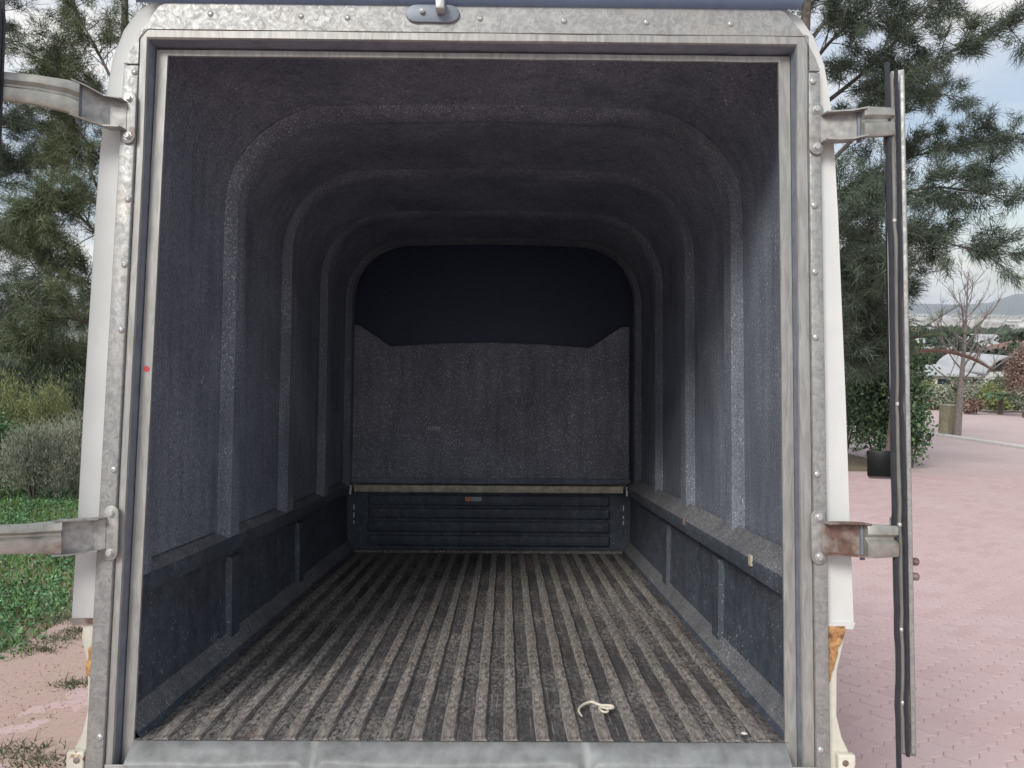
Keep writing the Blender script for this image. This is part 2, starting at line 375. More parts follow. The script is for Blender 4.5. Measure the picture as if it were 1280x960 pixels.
for j in range(ny+1):
    y=-1.0+8.0*j/ny
    for i in range(nx_+1):
        a=LEFT(y)-.35; x=a+(-.86-a)*i/nx_; V.append((x,y,hgt(x,y)+.0040+.0060*mnz.noise(Vector((x*2.2,y*1.6,0)))+.0025*mnz.noise(Vector((x*9,y*9,1)))-(.006 if i==nx_ else 0)))
F=[(j*(nx_+1)+i,j*(nx_+1)+i+1,(j+1)*(nx_+1)+i+1,(j+1)*(nx_+1)+i) for j in range(ny) for i in range(nx_)]
tag(mesh('sand_drift',V,F,M_drift,smooth=True),kind='structure')
tag(sheet('far_driveway_paving', lambda y: LEFT(min(y,12))+.2, lambda y: 11.88, 10.5, 24, .5, M_farpave, .004, 20), kind='structure')
# street beyond the kerb, dropping a little
tag(sheet('street', lambda y: 12.14, lambda y: 12.14+ (16 if y<24 else 16+(y-24)*1.2), 2, 34, 1, M_farpave, -.02, 12), kind='structure')
tag(sheet('street_branch', lambda y: 2, lambda y: 11.9, 24.4, 33, .6, M_farpave, -.016, 8), kind='structure')
M_kerb = plain('white_kerb_concrete', (.62,.60,.57), .8, 0, .2, 12, .3)
ke = empty('kerb'); tag(ke, 'pale concrete kerb running along the far side of the pink brick driveway', 'kerb')
for k in range(24):
    y0=3+k*.92; y1=y0+.91; MBk=MB(); 
    V=[(x,y,hgt(12,y)+z) for y in (y0,y1) for x,z in ((11.9,-.1),(11.9,.055),(11.92,.07),(12.08,.07),(12.1,.05),(12.1,-.2))]
    MBk.add(V,[(0,1,2,3,4,5),(11,10,9,8,7,6)]+[(i,(i+1)%6,6+(i+1)%6,6+i) for i in range(6)]).build('kerb_stone', M_kerb, ke)

# ------------------------------------------------------------------ the pickup
tr = empty('pickup_truck'); tr.matrix_world = TM
tag(tr, 'old cream pickup with white canopy and both rear canopy doors swung open', 'pickup truck')
W, ZT, D, ZR = .665, 1.4377, 2.155, .325
def grid_sweep(mb, rows):                          # rows of equal-length point lists
    n=len(rows[0]); mb.add([p for r in rows for p in r], [(j*n+i,j*n+i+1,(j+1)*n+i+1,(j+1)*n+i) for j in range(len(rows)-1) for i in range(n-1)]); return mb
def arch(inset, w=.722, zb=.352, zt=1.535, r=.30, n=9):
    w-=inset; zt-=inset; P=[(-w,zb),(-w,(zb+zt-r)/2)]
    for k in range(n+1):
        a=math.pi-k*math.pi/2/n; P.append((-w+r+r*math.cos(a), zt-r+r*math.sin(a)))
    P+=[(0,zt+.012)]
    return P+[(-x,z) for x,z in P[-2::-1]]
# lining
ysl=[.008,.06,.15]+[.15+(D-.15)*i/11 for i in range(1,12)]
SHX=.018
mb=MB(); grid_sweep(mb, [[(x+SHX,y,z) for x,z in arch(0,r=.10+.20*min(1,max(0,(y-.0)/.45)))] for y in ysl]); lining=mb.build('canopy_lining', M_liner, tr, True)
for yc in (.545,1.075,1.60,2.09):
    mb=MB(); prof=[(-.068,-.004),(-.066,.001),(-.030,.024),(.036,.024),(.062,.001) if yc<2 else (.05,.001),(.064,-.004) if yc<2 else (.055,-.004)]
    grid_sweep(mb, [[(x+SHX+(xf-x)*max(0,min(1,(zf-1.22)/.22))*.75,yc+dy,z+(zf-z)*max(0,min(1,(zf-1.22)/.22))*.75) for (x,z),(xf,zf) in zip(arch(i,zb=.33),arch(0,zb=.33))] for dy,i in prof]); mb.build('hoop_rib', M_rib, lining, True).data.set_sharp_from_angle(angle=R(22))
for sx in (-1,1):
    mb=MB(); grid_sweep(mb, [[(sx*.722+SHX-sx*i,.010+dy,z) for dy,i in ((0,0),(.0,.02),(.02,.028),(.05,.024),(.07,0))] for z in (.33,.7,1.1,1.36)]); mb.build('lining_edge', M_liner, lining, True)
# bulkhead (front wall)
mb=MB(); mb.prism([(-.70,.335),(.70,.335),(.70,1.13),(.655,1.125),(.50,1.02),(.25,1.038),(0,1.045),(-.25,1.038),(-.50,1.02),(-.655,1.125),(-.70,1.13)], D-.03, D-.002)
bulk=mb.build('bulkhead_panel', M_bulk, tr, bevel=.006)
mb=MB(); mb.prism([(x,z) for x,z in arch(-.01)], D+.004, D+.02); mb.build('front_window', M_dark, tr)
mb=MB(); mb.box(-.70,.70,D-.045,D-.031,.345,.365); mb.build('trim_strip', M_liner, bulk)
def letters(txt, s, x, y, z):
    segs={'H':[((0,0),(0,1)),((.6,0),(.6,1)),((0,.5),(.6,.5))],'M':[((0,0),(0,1)),((0,1),(.35,.45)),((.35,.45),(.7,1)),((.7,0),(.7,1))]}
    m=MB(); cx=x
    for ch in txt:
        for (a,b),(c,d) in segs[ch]:
            m.tube([(cx+a*s,y,z+b*s),(cx+c*s,y,z+d*s)], s*.07, 5)
        cx+=s*1.05
    return m
letters('HMH', .021, -.305, D-.0315, .60).build('lettering', M_paint, bulk)
# bed floor
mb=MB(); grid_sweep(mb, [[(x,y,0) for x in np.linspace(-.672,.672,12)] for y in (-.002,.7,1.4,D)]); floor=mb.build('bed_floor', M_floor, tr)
NR=20; SP=.0655
def ridge_mesh(seed):
    random.seed(seed); rows=[]
    for k in range(25):
        y=.004+(D-.075)*k/24; h=.011+random.uniform(-.0012,.0012); w_=.0172+random.uniform(-.0015,.0015); j=random.uniform(-.0012,.0012)
        if k==24: h*=.2
        if k==0: y=-.0005; h*=.5
        w_*=.9; h*=.85; rows.append([(j-w_,y,.0),(j-w_*.72,y,h*.85),(j-w_*.3,y,h),(j+w_*.3,y,h),(j+w_*.72,y,h*.85),(j+w_,y,0)])
    m=MB(); grid_sweep(m, rows); m.F.append((0,1,2,3,4,5)); return m
pro=[ridge_mesh(100+i) for i in range(4)]
rm=[]
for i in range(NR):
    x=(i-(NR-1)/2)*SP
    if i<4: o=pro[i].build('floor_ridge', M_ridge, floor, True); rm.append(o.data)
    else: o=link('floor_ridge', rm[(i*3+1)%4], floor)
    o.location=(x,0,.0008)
random.seed(21)
mb=MB(); mb.box(-.66,.66,D-.07,D-.03,.0,.014); mb.build('floor_end_strip', M_ridge, floor, bevel=.004)
# bed sides
for s in (-1,1):
    prof=[(.664,.0),(.667,.004),(.690,.034),(.703,.054),(.708,.235),(.704,.275),(.684,.286),(.680,.322),(.684,.329)]
    m=MB(); grid_sweep(m, [[(s*x,y,z) for x,z in prof] for y in (.004,D*.33,D*.66,D-.006)]); side=m.build('bed_side', M_bed, tr, True)
    m=MB(); grid_sweep(m, [[(s*x,y,z) for x,z in [(.6715,.0115),(.6885,.0335),(.701,.0525)]] for y in (.008,.6,1.3,D-.03)]); m.build('dusty_toe', M_dust, side, True)
    m=MB(); grid_sweep(m, [[(s*x,y,z) for x,z in [(.682,.3275),(.694,.338),(.712,.349),(.726,.372)]] for y in (.008,.7,1.4,D-.01)]); m.build('ledge', M_dust, side, True)
    for yc in (.60,1.28):
        m=MB(); V=[(s*x,yc+dy,z) for dy in (-.045,-.030,.030,.045) for x,z in (((.712,.062),(.712,.27)) if abs(dy)>.04 else ((.690,.040),(.694,.262)))]
        m.add(V,[(0,1,3,2),(2,3,5,4),(4,5,7,6),(1,7,5,3),(0,2,4,6)]); m.build('bed_pillar', M_bed, side)
# bed front panel
m=MB(); m.box(-.722,.722,D-.012,D,.0,.31); fp=m.build('bed_front_panel', M_bed, tr)
for z0 in (.03,.098,.164,.228):
    m=MB(); m.box(-.60,.60,D-.030,D-.012,z0,z0+.052); m.build('pressed_rib', M_bed, fp, bevel=.008)
m=MB(); m.box(-.665,.665,D-.06,D-.02,.296,.331); m.build('top_rail', M_bar, fp, bevel=.004)
for sx in (-1,1):
    m=MB(); m.box(sx*.695-.02,sx*.695+.02,D-.075,D-.062,.318,.330); m.box(sx*.680-.005,sx*.680+.005,D-.078,D-.062,.285,.318); m.build('bracket_end', M_paint, fp, bevel=.002)
    m=MB()
    for z0 in (.135,.165,.205):
        m=MB(); m.box(sx*.672-.0025,sx*.672+.0025,D-.0125,D-.0112,z0,z0+random.uniform(.012,.03)); m.build('paint_chip', M_paint, fp)
m=MB(); m.box(-.118,-.084,D-.0335,D-.0305,.252,.272); st=m.build('sticker', M_orange, fp)
m=MB()
for k in range(4): m.box(-.083,-.040,D-.0335,D-.0305,.252+k*.0052,.2555+k*.0052)
m.box(-.046,-.038,D-.0335,D-.0305,.252,.272)
m.build('sticker', M_silver, fp)
# rear galvanised frame: inner trim swept round three sides with mitred corners
STL=[(0,.006),(0,0),(.023,0),(.0235,.005),(.0255,.005),(.027,-.022),(.029,-.026),(.042,-.026),(.0435,-.024)]      # left side: outward, y
STR=[(0,.006),(0,0),(.024,0),(.0243,.003),(.0252,.003),(.0262,-.021),(.028,-.025),(.0495,-.025),(.051,-.023)]
TTp=[(0,.006),(0,0),(.012,0),(.013,.009),(.017,.009),(.020,-.029),(.023,-.033),(.038,-.033),(.0405,-.029)]
M_chan = plain('blue_grey_channel_shade', (.19,.21,.245), .6, .1, .25, 30)
def chan(o):                                       # recessed channel for the door seal, its shade painted in as darker blue-grey
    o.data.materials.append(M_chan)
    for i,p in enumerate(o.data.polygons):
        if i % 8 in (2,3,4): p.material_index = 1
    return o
lx=lambda z: -.012+.028*z/ZT      # the left post leans in a little at the top
for sx_,ST in ((-1,STL),(1,STR)):
    rows=[[(sx_*(W+a)+lx(kz)*(sx_<0),y,kz) for a,y in ST] for kz in (-.16,.3,.8,1.2)]+[[(sx_*(W+a)+lx(ZT)*(sx_<0),y,ZT+b) for (a,_),(b,y) in zip(ST,TTp)]]
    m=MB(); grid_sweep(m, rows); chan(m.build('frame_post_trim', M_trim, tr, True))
m=MB(); grid_sweep(m, [[(-W-a+lx(ZT),y,ZT+b) for (a,_),(b,y) in zip(STL,TTp)]]+[[(x,y+random.uniform(-.0008,.0008),ZT+b+random.uniform(-.0008,.0008)) for b,y in TTp] for x in np.linspace(-.6,.6,14)]+[[(W+a,y,ZT+b) for (a,_),(b,y) in zip(STR,TTp)]])
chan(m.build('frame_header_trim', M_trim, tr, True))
def plate(pts, y0, y1): m=MB(); m.prism(pts,y0,y1); return m
for s in (-1,1):
    so_=.078 if s<0 else .078
    si_=.044 if s<0 else .0515
    pts=[(s*(W+si_),-.16),(s*(W+so_+.002),-.16),(s*(W+so_),.7),(s*(W+so_-.003),1.40),(s*(W+si_),1.40)]
    post=plate(pts,-.033,-.006).build('frame_post', M_galv, tr, bevel=.002)
    if s<0:
        for v in post.data.vertices: v.co.x+=lx(v.co.z)
    if s<0: postL=post
    else: postR=post
B_=ZT+.0385
xs_=[(-.724,1.4015,1.406),(-.710,1.4015,1.432),(-.694,1.4015,1.456),(-.693,B_,1.458),(-.676,B_,1.494),(-.655,B_,1.526)]+[(x,B_,1.545) for x in np.linspace(-.62,.63,12)]+[(.665,B_,1.530),(.689,B_,1.503),(.705,B_,1.481),(.7165,B_,1.458),(.7175,1.4015,1.456),(.730,1.4015,1.432),(.739,1.4015,1.406)]
m=MB(); grid_sweep(m,[[(x,-.0305,a_) for x,a_,b_ in xs_],[(x,-.0345,a_+.001) for x,a_,b_ in xs_],[(x,-.0345,b_-.001) for x,a_,b_ in xs_],[(x,-.010,b_) for x,a_,b_ in xs_]]); header=m.build('frame_header',M_galv,tr)
# sill with two dents
m=MB(); rows=[]
for x in np.linspace(-W-.0115,W-.0005,180):
    dn=1.5*sum(math.exp(-((x-c)/.014)**2) for c in (-.305,.25)); wv=.0012*math.sin(x*17)+.0008*math.sin(x*41)
    big=.004*sum(math.exp(-((x-c)/.12)**2) for c in (-.305,.25))
    rows.append([(x,.012,.0),(x,-.001,-.0008),(x,-.018,-.012+wv*.5-dn*.004),(x,-.034,-.026+wv-dn*.012+big),(x,-.038,-.029+wv-dn*.014+big),(x,-.041,-.034+wv-dn*.014+big),(x,-.040,-.052-dn*.006),(x,-.030,-.056),(x,-.030,-.16)])
grid_sweep(m,rows); sill=m.build('frame_sill', M_sill, tr, True)
m=MB()
for s in (-1,1):
    m=MB(); m.box(min(s*W,s*(W+.05)),max(s*W,s*(W+.05)),-.0395,-.0375,-.065,-.032); m.build('corner_plate', M_trim, tr, bevel=.001)
# rivets and screws
def U(px,py,yl):                                    # photo position on a plane of the truck -> truck coordinates
    d = (fwd + rt*((px-640)/FPX) - up*((py-480)/FPX)); t=(yl-CL.y)/d.y; p=CL+d*t; return p
rv=MB(); rv.lathe([(.0068,0),(.0066,.0015),(.0052,.0032),(.0024,.0042),(.002,.0030),(.0002,.0029)],(0,0,0),(0,-1,0),12)
rvo=rv.build('rivet', M_rivet, postL, True); rme=rvo.data; bpy.data.objects.remove(rvo)
def place(me, name, par, p, sc_=1, rot=None):
    o=link(name, me, par, loc=p); o.scale=(sc_,)*3
    if rot: o.rotation_euler=rot
    return o
for z in (1.385,1.115,.978,.842,.555,.02): place(rme,'rivet',postL,(-W-.0515+lx(z),-.0332,z))
for z in (1.380,1.115,.975,.838,.555,.0): place(rme,'rivet',postR,(W+.0590,-.0332,z))
for px,py in ((263,17),(376,20),(434,22),(600,23),(705,26),(808,28),(913,30)):
    p=U(px,py,-.0345); place(rme,'rivet',header,(p.x,-.0343,p.z),.95)
p=U(541,18,-.035)
m=MB(); a=.034; r_=.019; pts=[]
for k in range(9): q=-math.pi/2+k*math.pi/8; pts.append((p.x+a+r_*math.cos(q)*1.2,p.z+r_*math.sin(q)))
for k in range(9): q=math.pi/2+k*math.pi/8; pts.append((p.x-a+r_*math.cos(q)*1.2,p.z+r_*math.sin(q)))
m.prism(pts,-.040,-.0342); skp=m.build('striker_plate', M_strk, tr, bevel=.0012)
m=MB(); m.box(p.x+.008,p.x+.027,-.066,-.040,p.z-.004,p.z+.022); m.build('latch_lug', M_rivet, skp, bevel=.003)
m=MB(); m.lathe([(.006,0),(.006,.006),(.002,.008)],(p.x-.022,-.040,p.z+.003),(0,-1,0),8); m.build('plate_screw', M_rivet, skp)
m=MB(); m.lathe([(.006,0),(.0062,.0008)],(-W-.011+lx(.75),-.0002,0),(0,-1,0),16); m.build('paint_spot', M_red, tr, loc=(0,0,U(186,461,0).z))
# white canopy shell
OUT=[(.806,.25),(.806,.262),(.801,.45),(.796,.70),(.789,.95),(.785,1.1),(.780,1.22),(.773,1.33),(.760,1.425),(.738,1.487),(.709,1.530),(.655,1.560),(.5,1.585),(.25,1.597),(0,1.60)]
def outl(o): 
    P=[(x-o if x>.6 else x, z-(o if z>1.4 else 0)) for x,z in OUT]; return P+[(-x,z) for x,z in P[-2::-1]]
m=MB(); rows=[]
def inner(): 
    P=[(.735,.25),(.735,.262),(.735,.45),(.733,.70),(.733,.95),(.732,1.1),(.731,1.22),(.72,1.33),(.712,1.425),(.690,1.475),(.672,1.504),(.650,1.518),(.5,1.528),(.25,1.528),(0,1.528)]; return P+[(-x,z) for x,z in P[-2::-1]]
for y,o in ((-.014,.006),(-.016,.003),(-.010,.0),(.3,0),(1.1,0),(1.9,0),(D+.06,.0),(D+.10,.012)): rows.append([(x,y,z) for x,z in outl(o)])
rows.insert(0,[(x,-.012,z) for x,z in inner()])
grid_sweep(m,rows); shell=m.build('canopy_shell', M_white, tr, True)
oo=outl(.0); m=MB(); m.add([(x,D+.104,z) for x,z in oo],[tuple(range(len(oo)))]); m.build('canopy_front_wall', M_white, tr)
m=MB(); grid_sweep(m,[[(x,y,z) for x in np.linspace(-.70,.70,16)] for y,z in ((-.0346,1.5335),(-.040,1.535),(-.052,1.546),(-.058,1.566),(-.050,1.59),(-.012,1.598))]); m.build('blue_haze_strip', M_haze_strip, tr, True)  # added strip: blue lens haze and sky reflection painted as its colour
# truck body under the canopy
for s in (-1,1):
    base=[(.740,.245),(.782,.243),(.785,.21),(.770,.15),(.768,.06),(.778,.015),(.800,-.03),(.806,-.10),(.806,-.30),(.780,-.42),(.740,-.42)]
    m=MB(); m.prism([(s*x,z) for x,z in base],-.012,D+.12); body=m.build('load_bed_side', M_cream, tr, bevel=.003)
    m=MB(); rr=[]
    random.seed(5+s)
    pts=[(.748,.243),(.748,.125),(.753,.132),(.757,.150),(.762,.155),(.764,.175),(.769,.184),(.768,.198),(.776,.207),(.781,.222),(.786,.232),(.784,.243)] if s>0 else [(.748,.205),(.748,.128),(.756,.124),(.762,.135),(.768,.138),(.771,.160),(.767,.172),(.769,.188),(.762,.196),(.757,.207)]
    m.prism([(s*x+random.uniform(-.002,.002),z) for x,z in pts],-.019,-.0125); m.build('rust_patch', M_foam, body, bevel=.002)
    m=MB(); m.box(min(s*.762,s*.798),max(s*.762,s*.798),-.030,-.0125,-.075,-.012); br=m.build('latch_tab', M_cream, body, bevel=.004)
    m=MB(); m.lathe([(.004,0),(.004,.001)],(s*.780,-.0305,-.05),(0,-1,0),8); m.lathe([(.007,0),(.006,.001)],(s*.776,-.0305,-.028),(0,-1,0),8); m.build('rust_hole', M_rust, br)
    m=MB(); m.prism([(s*.745,.250),(s*.806,.250),(s*.800,.236),(s*.745,.240)],-.018,.3); m.build('rusty_canopy_foot', M_rust if s<0 else M_white, body)
m=MB(); m.box(-.76,.76,-.04,0,-.42,-.17); m.build('tail_panel', M_cream, tr, bevel=.01)
m=MB(); m.box(-.80,.80,-.02,D+.1,-.10,-.055); m.build('bed_underside', M_cream, tr)
# cab and wheels (ahead of the canopy)
cab=[(D+.13,-.38),(D+.13,.86),(D+.30,1.02),(D+1.15,1.02),(D+1.62,.52),(D+2.75,.36),(D+2.86,.10),(D+2.86,-.38)]
m=MB(); m.add([(x,y,z) for x in (-.80,.80) for y,z in cab],[tuple(range(8)),tuple(range(15,7,-1))]+[(i,(i+1)%8,8+(i+1)%8,8+i) for i in range(8)]); cabo=m.build('cab_body', M_cream, tr, bevel=.05)
for s in (-1,1):
    m=MB(); m.add([(s*.804,y,z) for y,z in ((D+.36,.55),(D+.40,.94),(D+1.10,.94),(D+1.46,.55))],[(0,1,2,3)]); m.build('cab_window', M_glass, cabo)
m=MB(); m.add([(x,y,z) for x,y,z in ((-.66,D+1.20,.98),(.66,D+1.20,.98),(.70,D+1.60,.56),(-.70,D+1.60,.56))],[(0,1,2,3)]); m.build('windscreen', M_glass, cabo)
wm=MB(); wm.lathe([(.17,-.09),(.30,-.10),(.335,-.07),(.335,.07),(.30,.10),(.17,.09)],(0,0,0),(1,0,0),24)
for s in (-1,1):
    for y in (.95,D+2.15):
        o=wm.build('wheel', M_rubber, tr, True); o.location=(s*.70,y,-.385)
        m=MB(); m.lathe([(.02,.05),(.10,.045),(.172,.085),(.172,-.085)],(0,0,0),(s,0,0),16); m.build('rim', M_rivet, o)
# hinges
def channel(mb, P, hh, fl, th=.003):              # web with top and bottom flanges turned towards fl (vector)
    P=[Vector(p) for p in P]; fl=Vector(fl); n=len(P)
    for sgn in (0,1,-1):
        V=[];F=[]
        for i,p in enumerate(P):
            h=hh[i]/2
            if sgn==0: V+=[p+Vector((0,0,-h)),p+Vector((0,0,h)),p+Vector((0,0,h))-fl.normalized()*th,p+Vector((0,0,-h))-fl.normalized()*th]
            else:
                z=Vector((0,0,sgn*h)); e=Vector((0,0,-sgn*th)); f=fl if i not in () else fl
                V+=[p+z,p+z+f,p+z+f+e,p+z+e]
        for i in range(n-1):
            for k in range(4): F.append((i*4+k,i*4+(k+1)%4,(i+1)*4+(k+1)%4,(i+1)*4+k))
        F+= [(0,1,2,3),tuple((n-1)*4+k for k in (3,2,1,0))]; mb.add(V,F)
    return mb
def stadium(cx,cz,hw,hh,n=6):
    pts=[]
    for k in range(n+1): q=k*math.pi/n; pts.append((cx+hw*math.cos(q),cz+hh-hw+hw*math.sin(q)))
    for k in range(n+1): q=math.pi+k*math.pi/n; pts.append((cx+hw*math.cos(q),cz-hh+hw+hw*math.sin(q)))
    return pts
bt=MB(); bt.lathe([(.0092,0),(.0092,.0012),(.0066,.0012),(.0066,.0050),(.0052,.0062),(.0002,.0064)],(0,0,0),(0,-1,0),10)
bto=bt.build('bolt', M_rivet, tr, True); bme=bto.data; bpy.data.objects.remove(bto)
def hinge(P, hh, zp, xp, strap, sh, matb, fl, hp_=.056):
    m=MB(); channel(m,P,hh,fl); h=m.build('door_hinge', matb, tr)
    m=MB(); m.prism(stadium(xp,zp,.0155,hp_),-.0385,-.0333); m.build('hinge_plate', M_hinge, h, bevel=.0012)
    for dz in (-.040,.040): place(bme,'bolt',h,(xp,-.0383,zp+dz*hp_/.056))
    m=MB()
    # strap: shallow ridge pressed along its middle
    V=[];F=[]
    sp=[Vector(q) for q in strap]; t=(sp[-1]-sp[0]).normalized(); nrm=Vector((t.y,-t.x,0)); nrm = nrm if nrm.y<0 else -nrm
    prof=[(-.5,0),(-.5,.010),(-.44,.0125),(-.06,.0125),(.05,.004),(.12,.004),(.22,.0125),(.44,.0125),(.5,.010),(.5,0)]
    for q,w_ in zip(sp,sh):
        for a,bb in prof: V.append(q+Vector((0,0,a*w_))+nrm*bb)
    k=len(prof)
    for i in range(len(sp)-1):
        for j in range(k): F.append((i*k+j,i*k+(j+1)%k,(i+1)*k+(j+1)%k,(i+1)*k+j))
    F+=[tuple(range(k)),tuple((len(sp)-1)*k+j for j in range(k-1,-1,-1))]
    m.add(V,F); m.build('hinge_strap', M_strap, h, True, bevel=.0)
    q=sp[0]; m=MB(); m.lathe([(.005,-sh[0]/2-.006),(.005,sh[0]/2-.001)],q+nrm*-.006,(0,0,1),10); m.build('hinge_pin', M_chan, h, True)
    return h
zU1=U(155,144,-.035).z; zU2=U(133,666,-.035).z; zU3=U(1020,160,-.035).z; zU4=U(1024,671,-.035).z
def Uz(px,py,yl): q=U(px,py,yl); return (q.x,q.y,q.z)
hinge([Uz(158,145,-.040),Uz(138,143,-.045),Uz(118,134,-.062),Uz(98,126,-.080)],[.062,.066,.072,.074],U(161,147,-.035).z,U(161,147,-.035).x,
      [Uz(99,128,-.082),Uz(85,122,-.096),Uz(45,114,-.12),Uz(-8,108,-.15)],[.070,.064,.058,.054],M_hinge,(-.004,-.022,0))
hinge([Uz(132,667,-.040),Uz(118,668,-.046),Uz(98,670,-.062),Uz(76,671,-.080)],[.066,.068,.070,.070],U(139,666,-.035).z,U(139,666,-.035).x,
      [Uz(76,671,-.082),Uz(50,672,-.098),Uz(30,673,-.12),Uz(-8,674,-.15)],[.066,.060,.056,.054],M_hinge,(-.004,-.022,0))
hinge([Uz(1026,161,-.040),Uz(1040,161,-.044),Uz(1058,160,-.050),Uz(1076,156,-.056)],[.060,.062,.062,.060],U(1020,161,-.035).z,U(1020,161,-.035).x,
      [Uz(1076,155,-.060),Uz(1084,154,-.060),Uz(1100,154,-.052),Uz(1113,154,-.045)],[.060,.062,.060,.058],M_hinge,(.006,-.022,0))
hinge([Uz(1028,672,-.040),Uz(1044,672,-.044),Uz(1062,673,-.048),Uz(1080,674,-.052)],[.064,.066,.068,.068],U(1023,671,-.035).z,U(1023,671,-.035).x,
      [Uz(1080,676,-.058),Uz(1090,676,-.062),Uz(1104,676,-.055),Uz(1118,676,-.045)],[.066,.066,.064,.062],M_rusty,(.006,-.022,0))
# doors: local x runs from hinge edge to free edge, y is through the door (outer face at +y), z up
def door(P0, u, flip, z0, z1, wd=.67):
    u=Vector((u[0],u[1],0)).normalized(); n=Vector((-u.y,u.x,0))*flip
    d=empty('canopy_door'); d.parent=tr
    Md=Matrix((u,n,Vector((0,0,1)))).transposed().to_4x4(); Md.translation=Vector(P0); d.matrix_local=Md
    sg=1
    # local y: 0 = inner face, .046 = outer face
    def bx(name,m_,x0,x1,y0,y1,a,b,bev=.002,par=d): mm=MB(); mm.box(x0,x1,y0,y1,a,b); return mm.build(name,m_,par,bevel=bev)
    t=.046
    pan=bx('door_panel',M_white,.03,wd,.030,.040,z0+.02,z1-.02)
    bx('window_pane',M_glass,.12,wd-.10,.0415,.044,.72,z1-.16,.001)
    for a,b in ((z0,z0+.05),(z1-.05,z1)): bx('door_rail',M_galv,.020,wd,.004,.0285,a,b)
    for a,b in ((.014,.05),(wd-.05,wd)): bx('door_stile',M_galv,a,b,.003,.029,z0+.002,z1-.002)
    bx('edge_flange',M_galv,-.002,.0115,.0035,.0125,z0+.012,z1-.02)
    # wavy rubber seals with a bright pinch strip between them
    def strip(name,m_,ya,yb,xo,za,zb,amp,seed):
        random.seed(seed); mm=MB(); rows=[]
        for k in range(61):
            z=za+(zb-za)*k/60; j=amp*math.sin(z*9+seed)+amp*.5*math.sin(z*23)
            for zc in RZ: j+= amp*2.0*math.exp(-((z-zc)/.018)**2)
            ta=min(1,k/3+.3,(60-k)/3+.3)
            rows.append([(.012,ya+j,z),(xo*ta,ya+j,z),(xo*ta-.0025,(ya+yb)/2+j,z),(xo*ta,yb+j,z),(.012,yb+j,z)])
        grid_sweep(mm,rows); return mm.build(name,m_,d,True)
    RZ=[.10,.245,.455,.70,1.08]
    strip('rubber_seal',M_rubber,.0135,.0215,-.004,z0+.006,z1-.006,.0011,1)
    pin=strip('pinch_strip',M_trim,.0225,.0285,-.001,z0+.012,z1-.012,.0009,2)
    strip('rubber_seal',M_rubber,.0295,.0395,-.006,z0-.020,z1+.012,.0011,3)
    for zc in RZ: place(rme,'rivet',pin,(-.0015,.026,zc),.75,(0,0,-math.pi/2))
    hb=MB(); hb.prism([(wd-.14,.515),(wd-.02,.50),(wd-.02,.58),(wd-.14,.585)],.0402,.100); hb.build('door_handle',M_black,d,bevel=.003)
    for zc in (.33,.36): 
        q=MB(); q.lathe([(.008,0),(.008,.008),(.004,.012)],(.02,.0035,zc+.02),(0,-1,0),8); q.build('bolt',M_rust,d)
    for zc in (zU3,zU4): bx('hinge_pad',M_hinge,.004,.07,.0402,.0445,zc-.034,zc+.034)
    return d
q=U(1124,500,-.05); ur=(q-CL); ur.z=0; ur.normalize()
ur=(Matrix.Rotation(R(.35),3,'Z') @ ur)
nn=Vector((-ur.y,ur.x,0))
door((q.x-nn.x*.023,q.y-nn.y*.023,0), ur, 1, -.010, 1.405)
q=U(5,240,-.16)
door((q.x-.008,q.y-.03,0), (-.93,-.36,0), -1, -.055, 1.46)

# small wiring clips and holes along the side ledges
for i,(px,py) in enumerate(((919,683),(840,646))):
    m=MB(); q=U(px,py,.25 if i==0 else .92); m.box(.676,.6815,q.y-.008,q.y+.008,.312,.338); m.build('ledge_clip', M_bar if i==0 else M_rust, tr)

# the scrap of pale cord on the floor
q=U(745,888,.10)
def fl(px,py): 
    d_=(fwd+rt*((px-640)/FPX)-up*((py-480)/FPX)); t=(.0135-CL.z)/d_.z; return CL+d_*t
cp=[fl(*p_) for p_ in ((728,896),(725,892),(722,887),(728,881),(735,878),(741,877),(746,880),(752,882),(760,882),(767,883),(768,885),(760,886),(752,884.5),(748,883),(750,887),(753,890),(760,890.5),(761,888),(756,885.5))]
cdn=MB(); pts=[TM@p for p in cp]; rad=[.0020,.0024,.003,.0034,.0036,.0036,.0034,.0034,.0042,.0042,.003,.003,.0028,.0028,.0028,.003,.0028,.0024,.0018]
oC=cdn.tube(pts,rad,7).build('cord', M_bone, None, True); sub=oC.modifiers.new('s','SUBSURF'); sub.levels=1; sub.render_levels=2
tag(oC,'scrap of pale cream cord with a knotted loop lying on the ribbed bed floor','cord')
lf=fl(960,925); m=MB(); ctr=TM@Vector((.585,.015,.012)); m.lathe([(.004,-.001),(.007,0),(.003,.0015)],ctr,(0,.1,1),7); tag(m.build('pebble', M_paint),'small white chip of stone on the bed floor against the sill','stone')

# ------------------------------------------------------------------ vegetation
def f_leaf(c1,c2,c3,sc_=1.4):
    def f(nt):
        g=nt.nodes.new('ShaderNodeNewGeometry'); n=noise(nt,g.outputs['Position'],sc_,4,.6)
        c=ramp(nt,g.outputs['Random Per Island'],[(0,c1),(.55,c2),(1,c3)])
        return mix(nt,.6,c,ramp(nt,n,[(.35,.55),(.65,1.45)]),'MULTIPLY')
    return f
def leafmat(name,*a,**k):
    m=mat(name,f_leaf(*a,**k),.65,0,.25); m.node_tree.nodes['Principled BSDF'].inputs['Transmission Weight'].default_value=0; return m
M_cas=leafmat('casuarina_needles',(.055,.08,.06),(.09,.12,.085),(.14,.165,.11))
M_cas2=leafmat('olive_casuarina_needles',(.075,.10,.055),(.12,.15,.08),(.18,.20,.11))
M_shr=leafmat('glossy_green_leaves',(.05,.095,.055),(.10,.17,.09),(.23,.31,.16),sc_=3)
M_grn=leafmat('weed_leaves',(.08,.17,.08),(.12,.24,.12),(.19,.33,.16),sc_=3)
